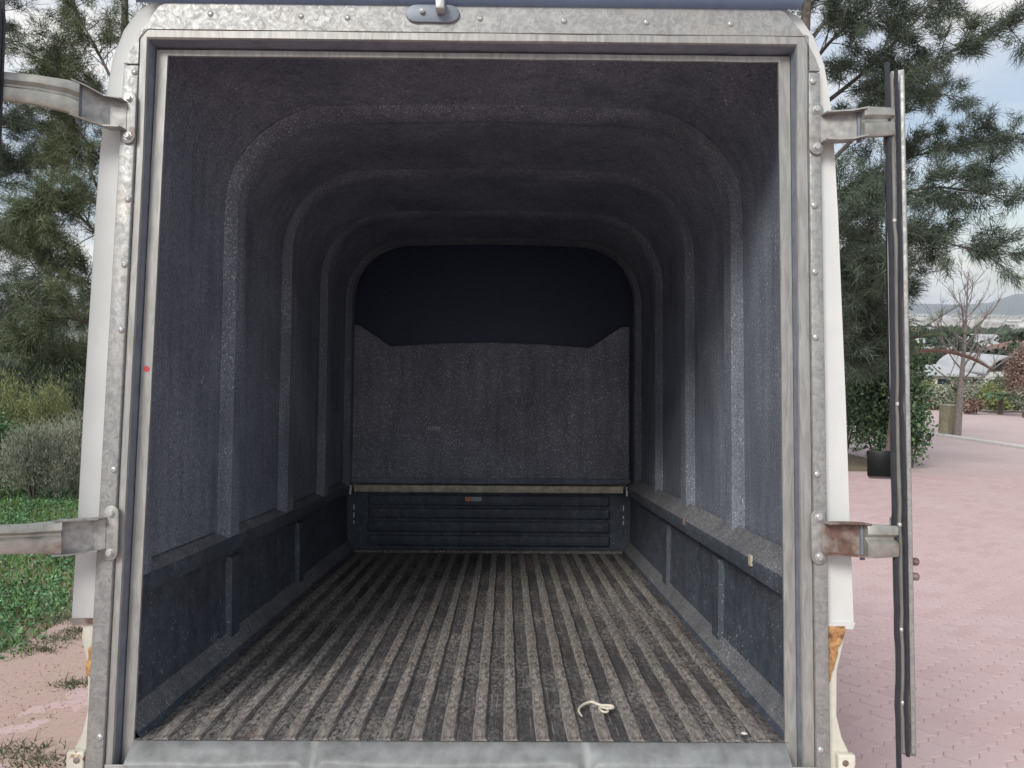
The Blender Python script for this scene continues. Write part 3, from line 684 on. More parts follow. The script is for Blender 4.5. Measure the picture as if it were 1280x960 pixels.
M_grs=leafmat('fresh_grass',(.08,.16,.04),(.13,.24,.06),(.20,.30,.10),sc_=3)
M_yel=leafmat('yellow_green_scrub',(.15,.18,.07),(.24,.27,.11),(.33,.35,.16),sc_=2)
M_gry=leafmat('grey_green_scrub',(.19,.205,.155),(.29,.31,.23),(.38,.39,.30),sc_=2)
M_brn=leafmat('brown_dry_leaves',(.16,.10,.08),(.24,.16,.13),(.34,.25,.20),sc_=2)
M_far=leafmat('far_tree_leaves',(.03,.045,.03),(.05,.07,.045),(.08,.10,.06),sc_=.08)
M_bark=plain('grey_brown_bark',(.13,.11,.095),.95,0,.5,12,.8)
M_twig=plain('pale_bare_wood',(.24,.21,.19),.9,0,.35,12,.5)
def unit(v): return v/np.maximum(1e-9,np.linalg.norm(v,axis=-1,keepdims=True))
def needles(C, Dn, n, ln, wd, spread=.55, droop=.25):
    """long thin triangles fanning from twig points C along Dn"""
    C=np.repeat(C,n,0); Dn=np.repeat(Dn,n,0); k=len(C)
    d=unit(Dn+rng.normal(0,spread,(k,3))+np.array([0,0,-droop])); L_=ln*rng.uniform(.5,1.2,(k,1))
    s=unit(np.cross(d,rng.normal(0,1,(k,3))))*wd*.5; C=C+rng.normal(0,ln*.25,(k,3))
    return np.stack([C-s,C+s,C+d*L_],1).reshape(-1,3)
def leaves(C, size, n_jit=0):
    k=len(C); a=unit(rng.normal(0,1,(k,3))+np.array([0,0,.4])); t=unit(np.cross(a,rng.normal(0,1,(k,3)))); b=np.cross(a,t)
    s=size*rng.uniform(.6,1.3,(k,1)); 
    return np.stack([C-t*s*.5,C+b*s*.28,C+t*s*.5,C-b*s*.28],1).reshape(-1,3)
def limb_pts(P, n=8):
    P=[Vector(p) for p in P]; out=[]
    for i in range(len(P)-1):
        a,b=P[i],P[i+1]; c0=P[i-1] if i else a*2-b; c3=P[i+2] if i+2<len(P) else b*2-a
        for k in range(n):
            t=k/n; out.append(.5*((2*a)+(b-c0)*t+(2*c0-5*a+4*b-c3)*t*t+(3*a-c0-3*b+c3)*t**3))
    out.append(P[-1]); return out
def casuarina(name, label, group, trunk, limbs, m_, r0_=.14, ntw=9, nn=26, ln=.20, wd=.010, sub=.9, seed=1, dens=1.0):
    random.seed(seed)
    root=empty(name, trunk[0]); tag(root,label,'tree',group)
    base=Vector(trunk[0]); mb_=MB(); tp=limb_pts(trunk,6); mb_.tube([p-base for p in tp],[r0_*(1-.8*i/len(tp)) for i in range(len(tp))],9)
    C=[];Dn=[]; tw=MB()
    for Lp in limbs:
        lp=limb_pts(Lp,7); r1=r0_*.24; n=len(lp)
        tw.tube([p-base for p in lp],[r1*(1-.88*i/n) for i in range(n)],6)
        for i in range(int(n*.22),n):
            t=(lp[min(i+1,n-1)]-lp[i-1]).normalized()
            for _ in range(2):
                dr=(t*.75+Vector((random.gauss(0,.75),random.gauss(0,.75),random.gauss(.05,.6)))).normalized(); L1=sub*random.uniform(.5,1.1)*(1.15-.5*i/n)
                q=[lp[i]]
                for k in range(4):
                    dr=(dr+Vector((random.gauss(0,.18),random.gauss(0,.18),random.gauss(.03,.15)))).normalized(); q.append(q[-1]+dr*L1/4)
                tw.tube([p-base for p in q],[.010,.008,.006,.005,.003],4)
                for k in range(int(ntw*dens)):
                    f=random.uniform(.25,1.05); a=q[min(3,int(f*4))]; p=a+(q[min(4,int(f*4)+1)]-a)*((f*4)%1)
                    d2=(dr+Vector((random.gauss(0,.6),random.gauss(0,.6),random.gauss(.1,.5)))).normalized()
                    C.append(p+d2*random.uniform(0,.16)-base); Dn.append(d2)
    mb_.build('trunk', M_bark, root, True); tw.build('branches', M_bark, root)
    tris('crown', needles(np.array([tuple(c) for c in C]),np.array([tuple(c) for c in Dn]),nn,ln,wd), m_, root)
    return root
gz=lambda x,y: hgt(x,y)-.03
def ground_at(px,d):
    p=at(px,400,d); return Vector((p.x,p.y,gz(p.x,p.y)))
g0=ground_at(1000,12.5)
tk=[g0,at(1004,420,12.5),at(1000,200,12.5),at(1010,-40,12.6),at(1020,-260,12.8)]
lm=[[at(1002,330,12.5),at(1080,262,12.2),at(1160,235,11.6),at(1255,245,11.0)],
    [at(1002,300,12.5),at(1090,215,12.8),at(1165,190,13),at(1262,172,13.2)],
    [at(1002,240,12.5),at(1090,150,12),at(1170,75,11.6),at(1275,25,11.2)],
    [at(1004,150,12.5),at(1080,90,12.2),at(1150,20,12),at(1215,-60,11.6)],
    [at(1006,60,12.5),at(1060,-10,13),at(1130,-80,13.4)],
    [at(1002,360,12.5),at(1075,340,12),at(1150,300,11.8),at(1232,318,11.4)],
    [at(1002,400,12.5),at(1050,395,12.4),at(1090,370,12.6),at(1115,360,12.8)],
    [at(1002,260,12.5),at(1050,240,11.4),at(1085,265,10.8),at(1110,330,10.6)],
    [at(1004,180,12.5),at(1060,150,13.5),at(1120,110,14),at(1190,120,14.4)],
    [at(1006,90,12.5),at(1050,40,11.5),at(1100,10,11)],
    [at(1002,420,12.5),at(1050,430,12.2),at(1085,440,12.0)],
    [at(1004,200,12.5),at(940,130,12.5),at(860,60,12.3)],[at(1004,60,12.5),at(930,-60,12.8),at(850,-150,12.5)],[at(1004,-60,12.6),at(1060,-200,12.8),at(1100,-260,12.5)],
    [at(1004,320,12.5),at(1050,330,13.4),at(1100,320,14.2)],[at(1002,360,12.5),at(1046,350,12.2),at(1085,390,11.6)]]
lm += [[at(1002,y0,12.5),at(930,y0-40,12.5+k),at(860,y0-60,12.5+2*k)] for y0,k in ((380,.5),(320,-.4),(260,.6),(210,-.5),(140,.4),(0,-.4))]
casuarina('pine_tree','feathery dark green pine rising behind the right canopy door, branches reaching right','feathery pines beside the driveway',tk,lm,M_cas,.17,seed=3,nn=34)
# left trees
def left_tree(px,d,limbs,label,m_,seed,ty=-200,r0_=.13,**k):
    g=ground_at(px,d); t=[g,at(px,300,d),at(px+6,(300+ty)/2,d),at(px+4,ty,d)]
    lm=[[at(px+a*0,y0,d)]+[at(x,y,d+dz) for x,y,dz in pts] for a,y0,pts in limbs]
    if px>100: lm+=[[at(px,y0,d),at(px+60,y0-40,d+q),at(px+115,y0-60,d+2*q)] for y0,q in ((430,.5),(370,-.4),(320,.5),(200,-.4),(140,.5),(60,0),(0,-.4))]
    return casuarina('pine_tree',label,'feathery pines beside the driveway',t,lm,m_,r0_,seed=seed,**k)
left_tree(150,13.5,[(0,330,[(110,280,-.3),(75,255,-.6),(45,262,-.8)]),(0,220,[(110,180,-.2),(80,130,-.3),(62,60,-.4)]),(0,120,[(120,60,.3),(95,10,.5),(85,-60,.5)]),
    (0,180,[(110,110,.5),(80,95,.9),(55,100,1.2)]),(0,380,[(105,350,0),(60,330,-.2),(20,300,-.3)]),(0,420,[(100,400,-.6),(60,400,-1),(25,430,-1.2)]),(0,300,[(120,230,.6),(100,190,.8),(70,200,1)]),
    (0,460,[(110,450,-.3),(80,470,-.6),(50,505,-.8)]),(0,80,[(220,20,0),(280,-60,0)]),(0,260,[(200,200,0),(260,150,0)])],
    'tall olive green pine close behind the left edge of the canopy',M_cas2,11)
left_tree(-45,15.5,[(0,330,[(0,300,0),(30,280,-.3),(70,320,-.5)]),(0,250,[(-10,170,0),(15,150,.2),(45,158,.4)]),(0,400,[(0,380,0),(40,370,-.5),(90,400,-1)]),(0,440,[(0,440,-.5),(50,450,-1),(95,470,-1.5)]),
    (0,120,[(-20,60,0),(0,20,0),(10,-30,0)]),(0,500,[(0,500,-.6),(40,500,-1),(80,520,-1.2)]),(0,300,[(-20,240,0),(10,215,0),(30,200,0)]),(0,250,[(-120,200,0),(-200,150,0)]),(0,100,[(-120,30,0),(-180,-40,0)])],
    'darker pine at the far left of the picture, lower boughs over the scrub',M_cas,12)
left_tree(60,19,[(0,420,[(40,400,0),(10,390,0)]),(0,400,[(90,390,0),(125,400,0)]),(0,460,[(30,450,0),(0,440,0)]),(0,470,[(90,460,0),(130,455,0)]),(0,300,[(75,240,0),(95,180,0)]),(0,350,[(40,330,0),(30,300,0)]),(0,500,[(30,500,0),(0,510,0)]),(0,500,[(90,500,0),(120,510,0)])],
    'shaded pine standing farthest back between the two left pines',M_cas,13,sub=1.3,ty=120,r0_=.09)
# scrub on the left
def bush(name,label,cat,px,py,d,rx,rz,m_,n,size,kind='leaf',group=None,seed=0,holes=.35,stem=True,nl=10,lift=0):
    random.seed(seed+77); c=at(px,py,d); gx=Vector((c.x,c.y,gz(c.x,c.y))); h=max(.2,c.z-gx.z)
    root=empty(name,gx); tag(root,label,cat,group)
    # several overlapping uneven lobes
    r2=np.random.default_rng(seed+5); K=nl+4; lob=r2.normal(0,1,(K,3)); lob=unit(lob)*r2.uniform(.3,.8,(K,1)); lob[:,2]=np.abs(lob[:,2])*1.0-.15
    cen=np.array([0,0,h*.0]); Rr=np.array([rx,rx,rz]); idx=r2.integers(0,K,n)
    P=lob[idx]*Rr*.75+unit(r2.normal(0,1,(n,3)))*(r2.uniform(.2,1,(n,1))**.4)*Rr*r2.uniform(.28,.5,(n,1))
    P[:,2]+=rz*.55+lift; P=P[P[:,2]>.02]
    if kind=='leaf': G=leaves(P,size); kk=4
    else: G=needles(P,unit(P-np.array([0,0,-rz*.3])),3,size,size*.10,.5,-.15); kk=3
    tris('foliage',G,m_,root,kk)
    if stem:
        sm=MB()
        for q in range(5):
            e=Vector((random.gauss(0,rx*.35),random.gauss(0,rx*.35),rz*random.uniform(.7,1.1))); sm.tube([(0,0,-.05),e*.45+Vector((0,0,.05)),e],[.022,.014,.005],5)
        sm.build('stems',M_bark,root)
    return root
gS='scrub bushes below the left pines'
bush('bush','yellowish green scrub bush in the middle of the left bank, under the pines','bush',60,600,10.2,.62,1.25,M_yel,5200,.07,'needle',gS,1)
bush('bush','tall pale green scrub bush cut by the left edge of the photo','bush',8,600,10.0,.62,1.35,M_yel,4800,.07,'needle',gS,2)
bush('bush','grey brown wispy scrub bush nearest the white canopy edge','bush',92,620,9.4,.55,.98,M_gry,5200,.07,'needle',gS,3)
bush('bush','grey green rounded scrub bush in front of the yellowish one','bush',42,630,9.2,.55,.80,M_gry,5200,.06,'needle',gS,4)
bush('bush','low bluish green leafy bush at the far left of the bank','bush',-5,620,9.4,.5,.95,M_grn,3600,.06,'leaf',gS,5)
bush('bush','dark shaded undergrowth bush behind the scrub, beneath the pines','bush',110,560,12.5,1.2,1.5,M_cas,6000,.12,'needle',gS,6)
bush('bush','dark green undergrowth bush behind the tall pale scrub','bush',20,560,13,1.4,1.7,M_cas,7000,.12,'needle',gS,8)
# grass and weeds on the bank
def blades(n, xr, yr, dens, h, wd, lean=.35, broad=False):
    x=rng.uniform(*xr,n); y=rng.uniform(*yr,n); keep=np.array([dens(a,b)>rng.uniform() for a,b in zip(x,y)]); x=x[keep];y=y[keep]
    z=np.array([gz(a,b) for a,b in zip(x,y)]); k=len(x); P=np.stack([x,y,z],1)
    if broad:
        P[:,2]+=rng.uniform(.01,h,k)*.8; return leaves(P,wd),4
    hh=h*rng.uniform(.5,1.3,(k,1)); d=np.stack([rng.normal(0,lean,k),rng.normal(0,lean,k),np.ones(k)],1)
    s=np.stack([rng.normal(0,1,k),rng.normal(0,1,k),np.zeros(k)],1); s=unit(s)*wd
    return np.stack([P-s,P+s,P+d*hh],1).reshape(-1,3),3
EDGE=lambda y: LEFT(y)-.27+.12*math.sin(y*5.3)
def dg(a,b):
    e=EDGE(b)-a
    if e>0: return min(1,.25+e*1.8)
    return 0
V_,k_=blades(60000,(-9,-2),(1.0,11),dg,.10,.006); tag(tris('grass',V_,M_grs,None,k_),'fresh green grass covering the bank left of the driveway','grass',kind='stuff')
V_,k_=blades(110000,(-8,-2),(1.5,8.5),lambda a,b: dg(a,b)*(.35+.65*(math.sin(a*3.1)+math.sin(b*2.3+1)>.0)),.10,.034,broad=True); tag(tris('weeds',V_,M_grn,None,k_),'low leafy weeds mixed in the grass bank by the driveway edge','weeds',kind='stuff')
# tufts growing out of the paving
tf=[((95,775),.22),((70,800),.20),((95,857),.10),((15,945),.16),((55,955),.12),((100,790),.12),((50,815),.12)]
Vt=[]
for (px,py),r_ in tf:
    d_=(WF+WR*((px-640)/FPX)-WU*((py-480)/FPX)); t=.5
    while (CW+d_*t).z>hgt((CW+d_*t).x,(CW+d_*t).y): t+=.02
    c=CW+d_*t; n=int(1500*r_)
    x=c.x+rng.normal(0,r_*.55,n); y=c.y+rng.normal(0,r_*.35,n); z=np.array([hgt(a,b)+.002 for a,b in zip(x,y)]); P=np.stack([x,y,z],1)
    d=np.stack([rng.normal(0,.8,n),rng.normal(0,.8,n),np.ones(n)],1); s=unit(rng.normal(0,1,(n,3))*np.array([1,1,0]))*.0035
    Vt.append(np.stack([P-s,P+s,P+d*.028*rng.uniform(.5,1.3,(n,1))],1).reshape(-1,3))
M_tuft=leafmat('dull_joint_weeds',(.07,.085,.05),(.10,.115,.065),(.15,.16,.09),sc_=3)
tag(tris('joint_weeds',np.vstack(Vt),M_tuft,None,3),'dull green weed tufts creeping between the pink pavers at left','weeds',kind='stuff')
# loose sand and crumbs where the paving meets the bank
n=5000; y=rng.uniform(-.5,6,n); x=np.array([LEFT(b) for b in y])+rng.normal(.15,.28,n); z=np.array([hgt(a,b)+.004 for a,b in zip(x,y)]); P=np.stack([x,y,z],1)
tag(tris('gravel_crumbs',leaves(P,.014),M_drift,None,4),'sandy crumbs scattered where the pink paving meets the grass','gravel',kind='stuff')

# right side: leafy shrub with twigs, garden bed
M_mulch=plain('garden_soil',(.20,.15,.10),1,0,.4,8,.6)
gb=ground_at(1105,13.8); bx_,by_=gb.x,gb.y
tag(sheet('garden_bed',lambda y: 2.0, lambda y: min(7.35,6.9+(y-12)*.5), by_-1.25, 24, .4, M_mulch, .008, 8),kind='structure')
bush('leafy_shrub','dense glossy green shrub at the driveway edge, seen either side of the open door','shrub',1100,520,13.6,1.05,2.25,M_shr,16000,.085,'leaf',None,21,nl=18)
bush('leafy_shrub','smaller loose leafed shrub spilling right of the door beside the kerb','shrub',1143,520,13.2,.40,1.3,M_shr,1500,.085,'leaf',None,22,nl=8)
bush('leafy_shrub','dark broad shrub at the foot of the right hand pine','shrub',1060,520,15.5,1.1,2.6,M_shr,9000,.09,'leaf',None,23)
# palm behind the door
def frond(mbR,LV,p0,dir0,ln,droop,leafl,wd=.018):
    p=Vector(p0); d=Vector(dir0).normalized(); P=[p.copy()]; n=26
    for i in range(n):
        d=(d+Vector((0,0,-droop/n))).normalized(); p=p+d*ln/n; P.append(p.copy())
        for s in (-1,1):
            for j in (0,.5):
                side=d.cross(Vector((0,0,1))).normalized()*s; l=leafl*(math.sin(math.pi*min(1,(i+j+2)/(n+1)))**.7+.15)
                e=(side*.75+d*.55+Vector((0,0,.35))).normalized()*l; b=p+d*(j*ln/n); w_=d*wd*.5
                LV+= [b-w_,b+w_,b+e*.6+w_*.7,b+e]
    mbR.tube(P,[.014*(1-.8*i/n) for i in range(n+1)],5)
pr=ground_at(1121,12.3); palm=empty('palm',pr); tag(palm,'small palm behind the right door with one arching dead brown frond','palm')
top=at(1126,432,12.3)-pr; rb=MB(); LV=[]; 
tkm=MB(); tkm.tube([(0,0,-.1),top*.5,top],[.08,.065,.05],9); tkm.build('trunk',M_bark,palm,True)
Rv=Vector(WR)
for a,l,dr,el in ((R(8),1.3,.25,.80),(R(60),.7,.8,1.2),(R(-45),.7,.9,.8),(R(80),1.2,.7,1.2),(R(130),1.3,.8,.9),(R(180),1.5,.8,.7),(R(230),1.3,.9,.8),(R(290),1.3,.9,.7)):
    frond(rb,LV,top,(math.cos(a),math.sin(a),el),l,dr,.22,.013)
rb.build('frond_stalks',M_bark,palm,True); tris('fronds',np.array([tuple(v) for v in LV]),M_shr,palm,4)
rb=MB(); LV=[]; frond(rb,LV,top-Vector((0,0,.18)),(math.cos(R(-8)),math.sin(R(-8)),.36),1.55,1.0,.17,.045); rb.build('dead_frond_stalk',M_brn,palm,True); tris('dead_frond',np.array([tuple(v) for v in LV]),M_brn,palm,4)
# bare tree at the kerb
g=ground_at(1207,19.5); bt_=empty('bare_tree',g); tag(bt_,'leafless young tree with thin grey branches standing at the kerb by the post','tree')
random.seed(42); m=MB(); top=at(1207,340,19.5)-g; H=top.z
m.tube([(0,0,-.1),(0,0,H*.3),(.02,0,H*.6),(0,.02,H)],[.10,.075,.04,.008],8); m.build('trunk',M_twig,bt_,True)
m=MB()
def twig(p,d,l,r,lev):
    q=[p]; 
    for k in range(4): d=(d+Vector((random.gauss(0,.1),random.gauss(0,.1),.09))).normalized(); q.append(q[-1]+d*l/4)
    m.tube(q,[r,r*.85,r*.7,r*.5,r*.3],5)
    if lev<2:
        for k in range(5):
            i=random.choice((1,2,3,4)); twig(q[i],(d+Vector((random.gauss(0,.6),random.gauss(0,.6),random.gauss(.1,.4)))).normalized(),l*random.uniform(.35,.6),r*.5,lev+1)
for k in range(20):
    z=H*(.28+.68*k/20); a=k*2.4; l=1.5*(1-.62*k/20); twig(Vector((0,0,z)),Vector((math.cos(a),math.sin(a),.55+.05*k)).normalized(),l,.026*(1-.6*k/20),0)
m.build('branches',M_twig,bt_)
# post
M_post=plain('weathered_yellow_grey_post',(.33,.31,.21),.9,0,.3,10,.4)
g=ground_at(1193,19.8); z=at(1193,507,19.8).z-g.z
m=MB(); m.add([(x,y,zz) for zz,s_ in ((-.2,.145),(z-.03,.15),(z-.012,.16),(z,.15)) for x,y in ((-s_,-s_),(s_,-s_),(s_,s_),(-s_,s_))],[(0,3,2,1),(12,13,14,15)]+[(4*i+k,4*i+(k+1)%4,4*i+4+(k+1)%4,4*i+4+k) for i in range(3) for k in range(4)])
o=m.build('post',M_post,None,bevel=.012); o.location=g; o.rotation_euler=(0,0,.25); tag(o,'squat square yellowish grey post standing just left of the bare tree','post')
# brown tree at the right edge and scrub beyond the street
bush('brown_tree','bushy tree with russet brown leaves at the right edge of the picture','tree',1283,470,29,.95,1.9,M_brn,6000,.09,'leaf',None,31,nl=16,lift=.75)
gV='low scrub on the verge across the street'
vs=[(1152,505,36,1.1,1.2,M_yel,'pale scrub clump nearest the open door'),(1172,506,35,1.1,1.15,M_gry,'grey scrub clump left of the post'),(1222,500,34,1.0,1.2,M_gry,'grey scrub clump just right of the bare tree'),
    (1240,503,33,.9,1.0,M_yel,'yellowish scrub clump right of the bare tree'),(1262,505,34,1.1,1.3,M_cas2,'olive scrub clump before the curved roof house'),(1284,508,33,1.1,1.3,M_gry,'grey green scrub clump under the brown tree'),
    (1196,500,37,1.1,1.3,M_cas2,'olive scrub clump behind the bare tree'),(1215,513,31.5,.55,.55,M_brn,'small russet scrub clump at the street corner'),(1250,498,38,1.3,1.5,M_cas2,'darker scrub clump farther back on the verge'),(1128,505,37,1.2,1.4,M_gry,'scrub clump hidden partly by the door edge')]
for i,(px,py,d,rx,rz,m_,lb) in enumerate(vs): bush('verge_bush',lb,'bush',px,py,d,rx,rz,m_,2600,.12,'leaf',gV,40+i,stem=False)
V_=[]
n=14000; x=rng.uniform(9,40,n); y=rng.uniform(33.2,44,n); z=np.array([hgt(a,b)-.03 for a,b in zip(x,y)]); P=np.stack([x,y,z],1); d=np.stack([rng.normal(0,.4,n),rng.normal(0,.4,n),np.ones(n)],1); s=unit(rng.normal(0,1,(n,3))*np.array([1,1,0]))*.03
tag(tris('verge_grass',np.stack([P-s,P+s,P+d*.3],1).reshape(-1,3),M_yel,None,3),'dry yellow green grass on the verge across the street','grass',kind='stuff')
# small palm on verge
g=ground_at(1259,31); pm=empty('palm',g); tag(pm,'tiny fan of palm leaves on a short trunk on the far verge','palm')
m=MB(); m.tube([(0,0,-.1),(0,0,.75)],[.10,.08],7); m.build('trunk',M_bark,pm,True); rb=MB(); LV=[]
for k in range(11): a=k*2*math.pi/11; frond(rb,LV,(0,0,.75),(math.cos(a),math.sin(a),.7),.75,1.4,.2,.04)
rb.build('frond_stalks',M_bark,pm); tris('fronds',np.array([tuple(v) for v in LV]),M_shr,pm,4)

# ------------------------------------------------------------------ houses
M_wall=plain('cream_plaster',(.62,.58,.50),.85,0,.1,1.5); M_wall2=plain('white_plaster',(.70,.69,.66),.85,0,.1,1.5)
M_roof=plain('pale_grey_roof',(.38,.39,.39),.7,0,.15,.8); M_roofw=plain('white_roof_sheeting',(.45,.46,.46),.6,0,.12,.8); M_win=plain('dark_window_glass',(.03,.035,.045),.15,0,.1,3); M_tile=plain('brown_tiles',(.27,.15,.11),.85,0,.2,2)
def house(px,d,wd,dp,h,rh,label,mw,mr,rot=0,curved=False,nw=4,flat=False):
    g=ground_at(px,d); r=empty('house',g,rot); tag(r,label,'house')
    m=MB(); m.box(-wd/2,wd/2,-dp/2,dp/2,-1.5,h); wl=m.build('wall',mw,r)
    m=MB()
    if curved:
        pts=[(-wd/2-.4+ (wd+.8)*i/14, h+rh*math.sin(math.pi*(i/14)**.75)) for i in range(15)]; low=[(x,z-.18) for x,z in pts[::-1]]; m.prism(pts+low,-dp/2-.5,dp/2+.5)
    elif flat: m.box(-wd/2-.3,wd/2+.3,-dp/2-.3,dp/2+.3,h,h+rh)
    else:
        o_=.5; V=[(-wd/2-o_,-dp/2-o_,h),(wd/2+o_,-dp/2-o_,h),(wd/2+o_,dp/2+o_,h),(-wd/2-o_,dp/2+o_,h),(-wd/2+dp*.35,0,h+rh),(wd/2-dp*.35,0,h+rh)]; V+=[(x,y,z-.15) for x,y,z in V[:4]]
        m.add(V,[(0,1,5,4),(1,2,5),(2,3,4,5),(3,0,4),(0,6,7,1),(1,7,8,2),(2,8,9,3),(3,9,6,0),(6,9,8,7)])
    m.build('roof',mr,r)
    for i in range(nw):
        x=-wd/2+wd*(i+.5)/nw; ww=min(1.5,wd/nw*.34)
        m=MB(); m.box(x-ww-.08,x+ww+.08,-dp/2-.05,-dp/2+.04,.85,2.2); f=m.build('window',M_wall2,r)
        m=MB(); m.box(x-ww,x+ww,-dp/2-.07,-dp/2-.052,.93,2.12); m.build('pane',M_win,f)
    return r
house(1168,85,6.2,7,2.6,.9,'long cream house with a low pale grey roof behind the bare tree',M_wall,M_roofw,R(-8),nw=3)
house(1150,112,8,9,3.4,1.4,'cream gabled house higher up behind the palm, partly hidden by the door',M_wall,M_roof,R(5))
house(1240,88,6.8,8,3.0,1.9,'white house with a curved pale roof at the right, above the verge scrub',M_wall2,M_roofw,R(4),curved=True,nw=2)
house(1196,116,8,8,3.0,1.2,'cream house with brown tiled roof showing above the long low house',M_wall,M_tile,R(-5))
house(1300,92,7,8,2.8,1.2,'white house cut by the right edge behind the russet tree',M_wall2,M_roof,R(5))
g=ground_at(1197,72); m=MB(); m.box(-3.6,3.6,-.12,.12,-1,1.15); o=m.build('garden_wall',M_wall); o.location=g; o.rotation_euler=(0,0,R(-6)); tag(o,'long low cream boundary wall in front of the pale roofed houses','wall')
# garden trees between houses
bush('round_tree','round dark green tree between the long house and the gabled house','tree',1171,450,96,1.3,4.0,M_far,1800,.35,'leaf',None,61,stem=False)
bush('round_tree','dark bushy tree in front of the curved roof house','tree',1221,470,78,1.0,1.7,M_far,2200,.3,'leaf',None,62,stem=False)
bush('round_tree','small dark tree at the corner of the curved roof house','tree',1250,478,80,.9,1.5,M_far,1800,.3,'leaf',None,63,stem=False)
# mid distance trees and town
random.seed(9); gm='trees scattered through the suburb below'
for i in range(52):
    d=random.uniform(100,440); px=random.uniform(1140,1300); g=ground_at(px,d); hgtt=min(random.uniform(3.6,7.5),(CW.z-g.z)*.62); rr=random.uniform(2.6,5.0)
    c=at(px,400,d); root=empty('suburb_tree',g); tag(root,('nearer' if d<170 else 'farther' if d>300 else 'middle distance')+(' tall' if hgtt>5.2 else ' low')+' dark tree among the roofs of the suburb below',"tree",gm)
    K=8; r2=np.random.default_rng(i); n=420; lob=r2.normal(0,1,(K,3))*np.array([rr*.4,rr*.4,hgtt*.16])+np.array([0,0,hgtt*.6]); P=lob[r2.integers(0,K,n)]+unit(r2.normal(0,1,(n,3)))*r2.uniform(.6,1,(n,1))*np.array([rr*.42,rr*.42,hgtt*.26])
    tris('crown',leaves(P,rr*.26),M_far,root,4)
    m=MB(); m.tube([(0,0,-.3),(0,0,hgtt*.6)],[.22,.12],6); m.build('trunk',M_bark,root)
gh='houses scattered through the suburb below'
for i in range(13):
    d=random.uniform(110,440); px=random.uniform(1145,1290); g=ground_at(px,d); wd=random.uniform(8,15); dp=random.uniform(7,10); h=random.uniform(2.8,4.2)
    mr_,rn=random.choice(((M_roof,'grey'),(M_roofw,'whitish'),(M_tile,'brown')))
    r=empty('far_house',g,random.uniform(-.6,.6)); tag(r,('wider' if wd>11.5 else 'small')+' pale house with '+rn+' roof, '+('near' if d<220 else 'far')+' among the suburb trees below','house',gh)
    m=MB(); m.box(-wd/2,wd/2,-dp/2,dp/2,-1,h); m.build('wall',M_wall2,r)
    m=MB(); V=[(-wd/2-.4,-dp/2-.4,h),(wd/2+.4,-dp/2-.4,h),(wd/2+.4,dp/2+.4,h),(-wd/2-.4,dp/2+.4,h),(-wd/4,0,h+1.8),(wd/4,0,h+1.8)]; m.add(V,[(0,1,5,4),(1,2,5),(2,3,4,5),(3,0,4),(0,3,2,1)]); m.build('roof',mr_,r)
# far town and woods: countless
rt_=np.random.default_rng(77); n=12000; d=np.exp(rt_.uniform(math.log(400),math.log(4800),n)); an=rt_.uniform(-.2,1.1,n); x=np.sin(an)*d; y=np.cos(an)*d
P=np.stack([x,y,np.array([gz(a,b) for a,b in zip(x,y)])+3],1); s=rt_.uniform(2.5,6,n)*(1+d/3500)
Vq=[]
T=np.array([[1,0,0],[0,1,0],[-1,0,0],[0,-1,0],[0,0,.75],[0,0,-.5]])
fc=np.array([[0,1,4],[1,2,4],[2,3,4],[3,0,4]])
Q=P[:,None,:]+T[None]*s[:,None,None]*np.array([1,1,.7])*(1+rt_.normal(0,.18,(n,6,1))); tag(tris('distant_woods',Q[:,fc].reshape(-1,3),M_far,None,3),'dark line of woods and gardens across the plain below the mountains','woods',kind='stuff')
n=5200; d=np.exp(rt_.uniform(math.log(500),math.log(5200),n)); an=rt_.uniform(.0,1.0,n); mb_=MB(); VV=[];FF=[]
M_town=mat('far_town_walls',lambda nt: ramp(nt,(lambda g: g.outputs['Random Per Island'])(nt.nodes.new('ShaderNodeNewGeometry')),[(0,(.36,.33,.30)),(.5,(.5,.49,.47)),(1,(.68,.68,.67))]),.9)
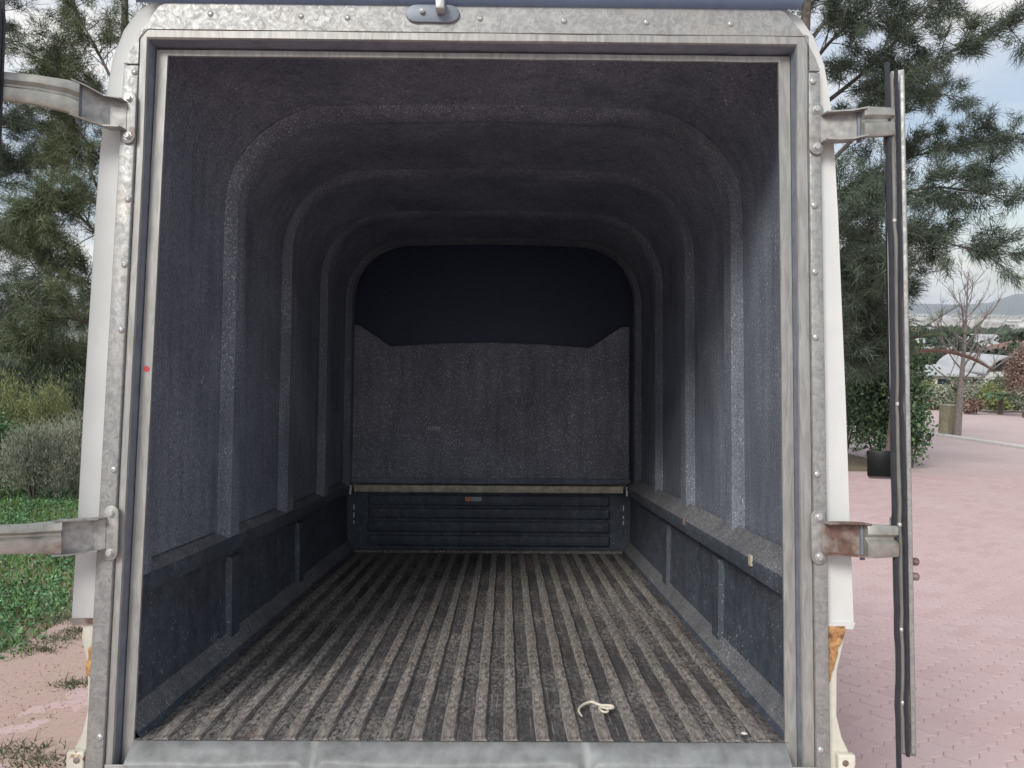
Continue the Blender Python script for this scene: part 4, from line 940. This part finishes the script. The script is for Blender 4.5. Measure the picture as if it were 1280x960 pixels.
for i in range(n):
    x=math.sin(an[i])*d[i]; y=math.cos(an[i])*d[i]; z=gz(x,y); a=rt_.uniform(6,26)*(1+d[i]/4000); b=rt_.uniform(6,12); h=rt_.uniform(4,9)
    mb_.box(x-a/2,x+a/2,y-b/2,y+b/2,z-1,z+h)
me=bpy.data.meshes.new('distant_town'); me.from_pydata(mb_.V,[],mb_.F); me.update(); me.materials.append(M_town); tag(link('distant_town',me),'pale buildings of the distant town spread over the plain','town',kind='stuff')
# mountains
M_mtn=plain('mountain_scrub_and_rock',(.15,.16,.16),1,0,.25,.002)
V=[];F=[]; nA=120; nr=7
from mathutils import noise as mn
for j in range(nr):
    for i in range(nA+1):
        a=-1.45+2.9*i/nA; px=632+918*math.tan(a) if abs(a)<1.4 else 0
        base=72+32*mn.noise(Vector((a*5,1.3,0)))+22*mn.noise(Vector((a*17,4.3,0)))+8*mn.noise(Vector((a*50,7,0)))
        base+=70*math.exp(-((a-.612)/.022)**2)*.9+110/(1+math.exp(-(a-.60)/.014))*.6
        t=j/(nr-1); rr=5200+1800*t; prof_=math.sin(math.pi*min(1,t*1.15))**.8 if t*1.15<1 else 0
        hh=base*prof_*(1+.25*mn.noise(Vector((a*40,t*6,2))))
        V.append((math.sin(a)*rr,math.cos(a)*rr,gz(0,5500)-2+hh))
F=[(j*(nA+1)+i,j*(nA+1)+i+1,(j+1)*(nA+1)+i+1,(j+1)*(nA+1)+i) for j in range(nr-1) for i in range(nA)]
tag(mesh('mountains',V,F,M_mtn,smooth=True),kind='structure')
# air
HZ=True
if HZ:
    m=MB(); m.box(-7400,7400,-6700,7400,-25.5-1.5,135); hm=bpy.data.materials.new('haze_air'); hm.use_nodes=True; hn=hm.node_tree; hn.nodes.clear()
    o_=hn.nodes.new('ShaderNodeOutputMaterial'); pv=hn.nodes.new('ShaderNodeVolumePrincipled'); pv.inputs['Density'].default_value=.00010; pv.inputs['Color'].default_value=(.86,.93,1,1); pv.inputs['Anisotropy'].default_value=.2
    hn.links.new(pv.outputs[0],o_.inputs['Volume']); hz=m.build('haze',hm); tag(hz,kind='stuff')
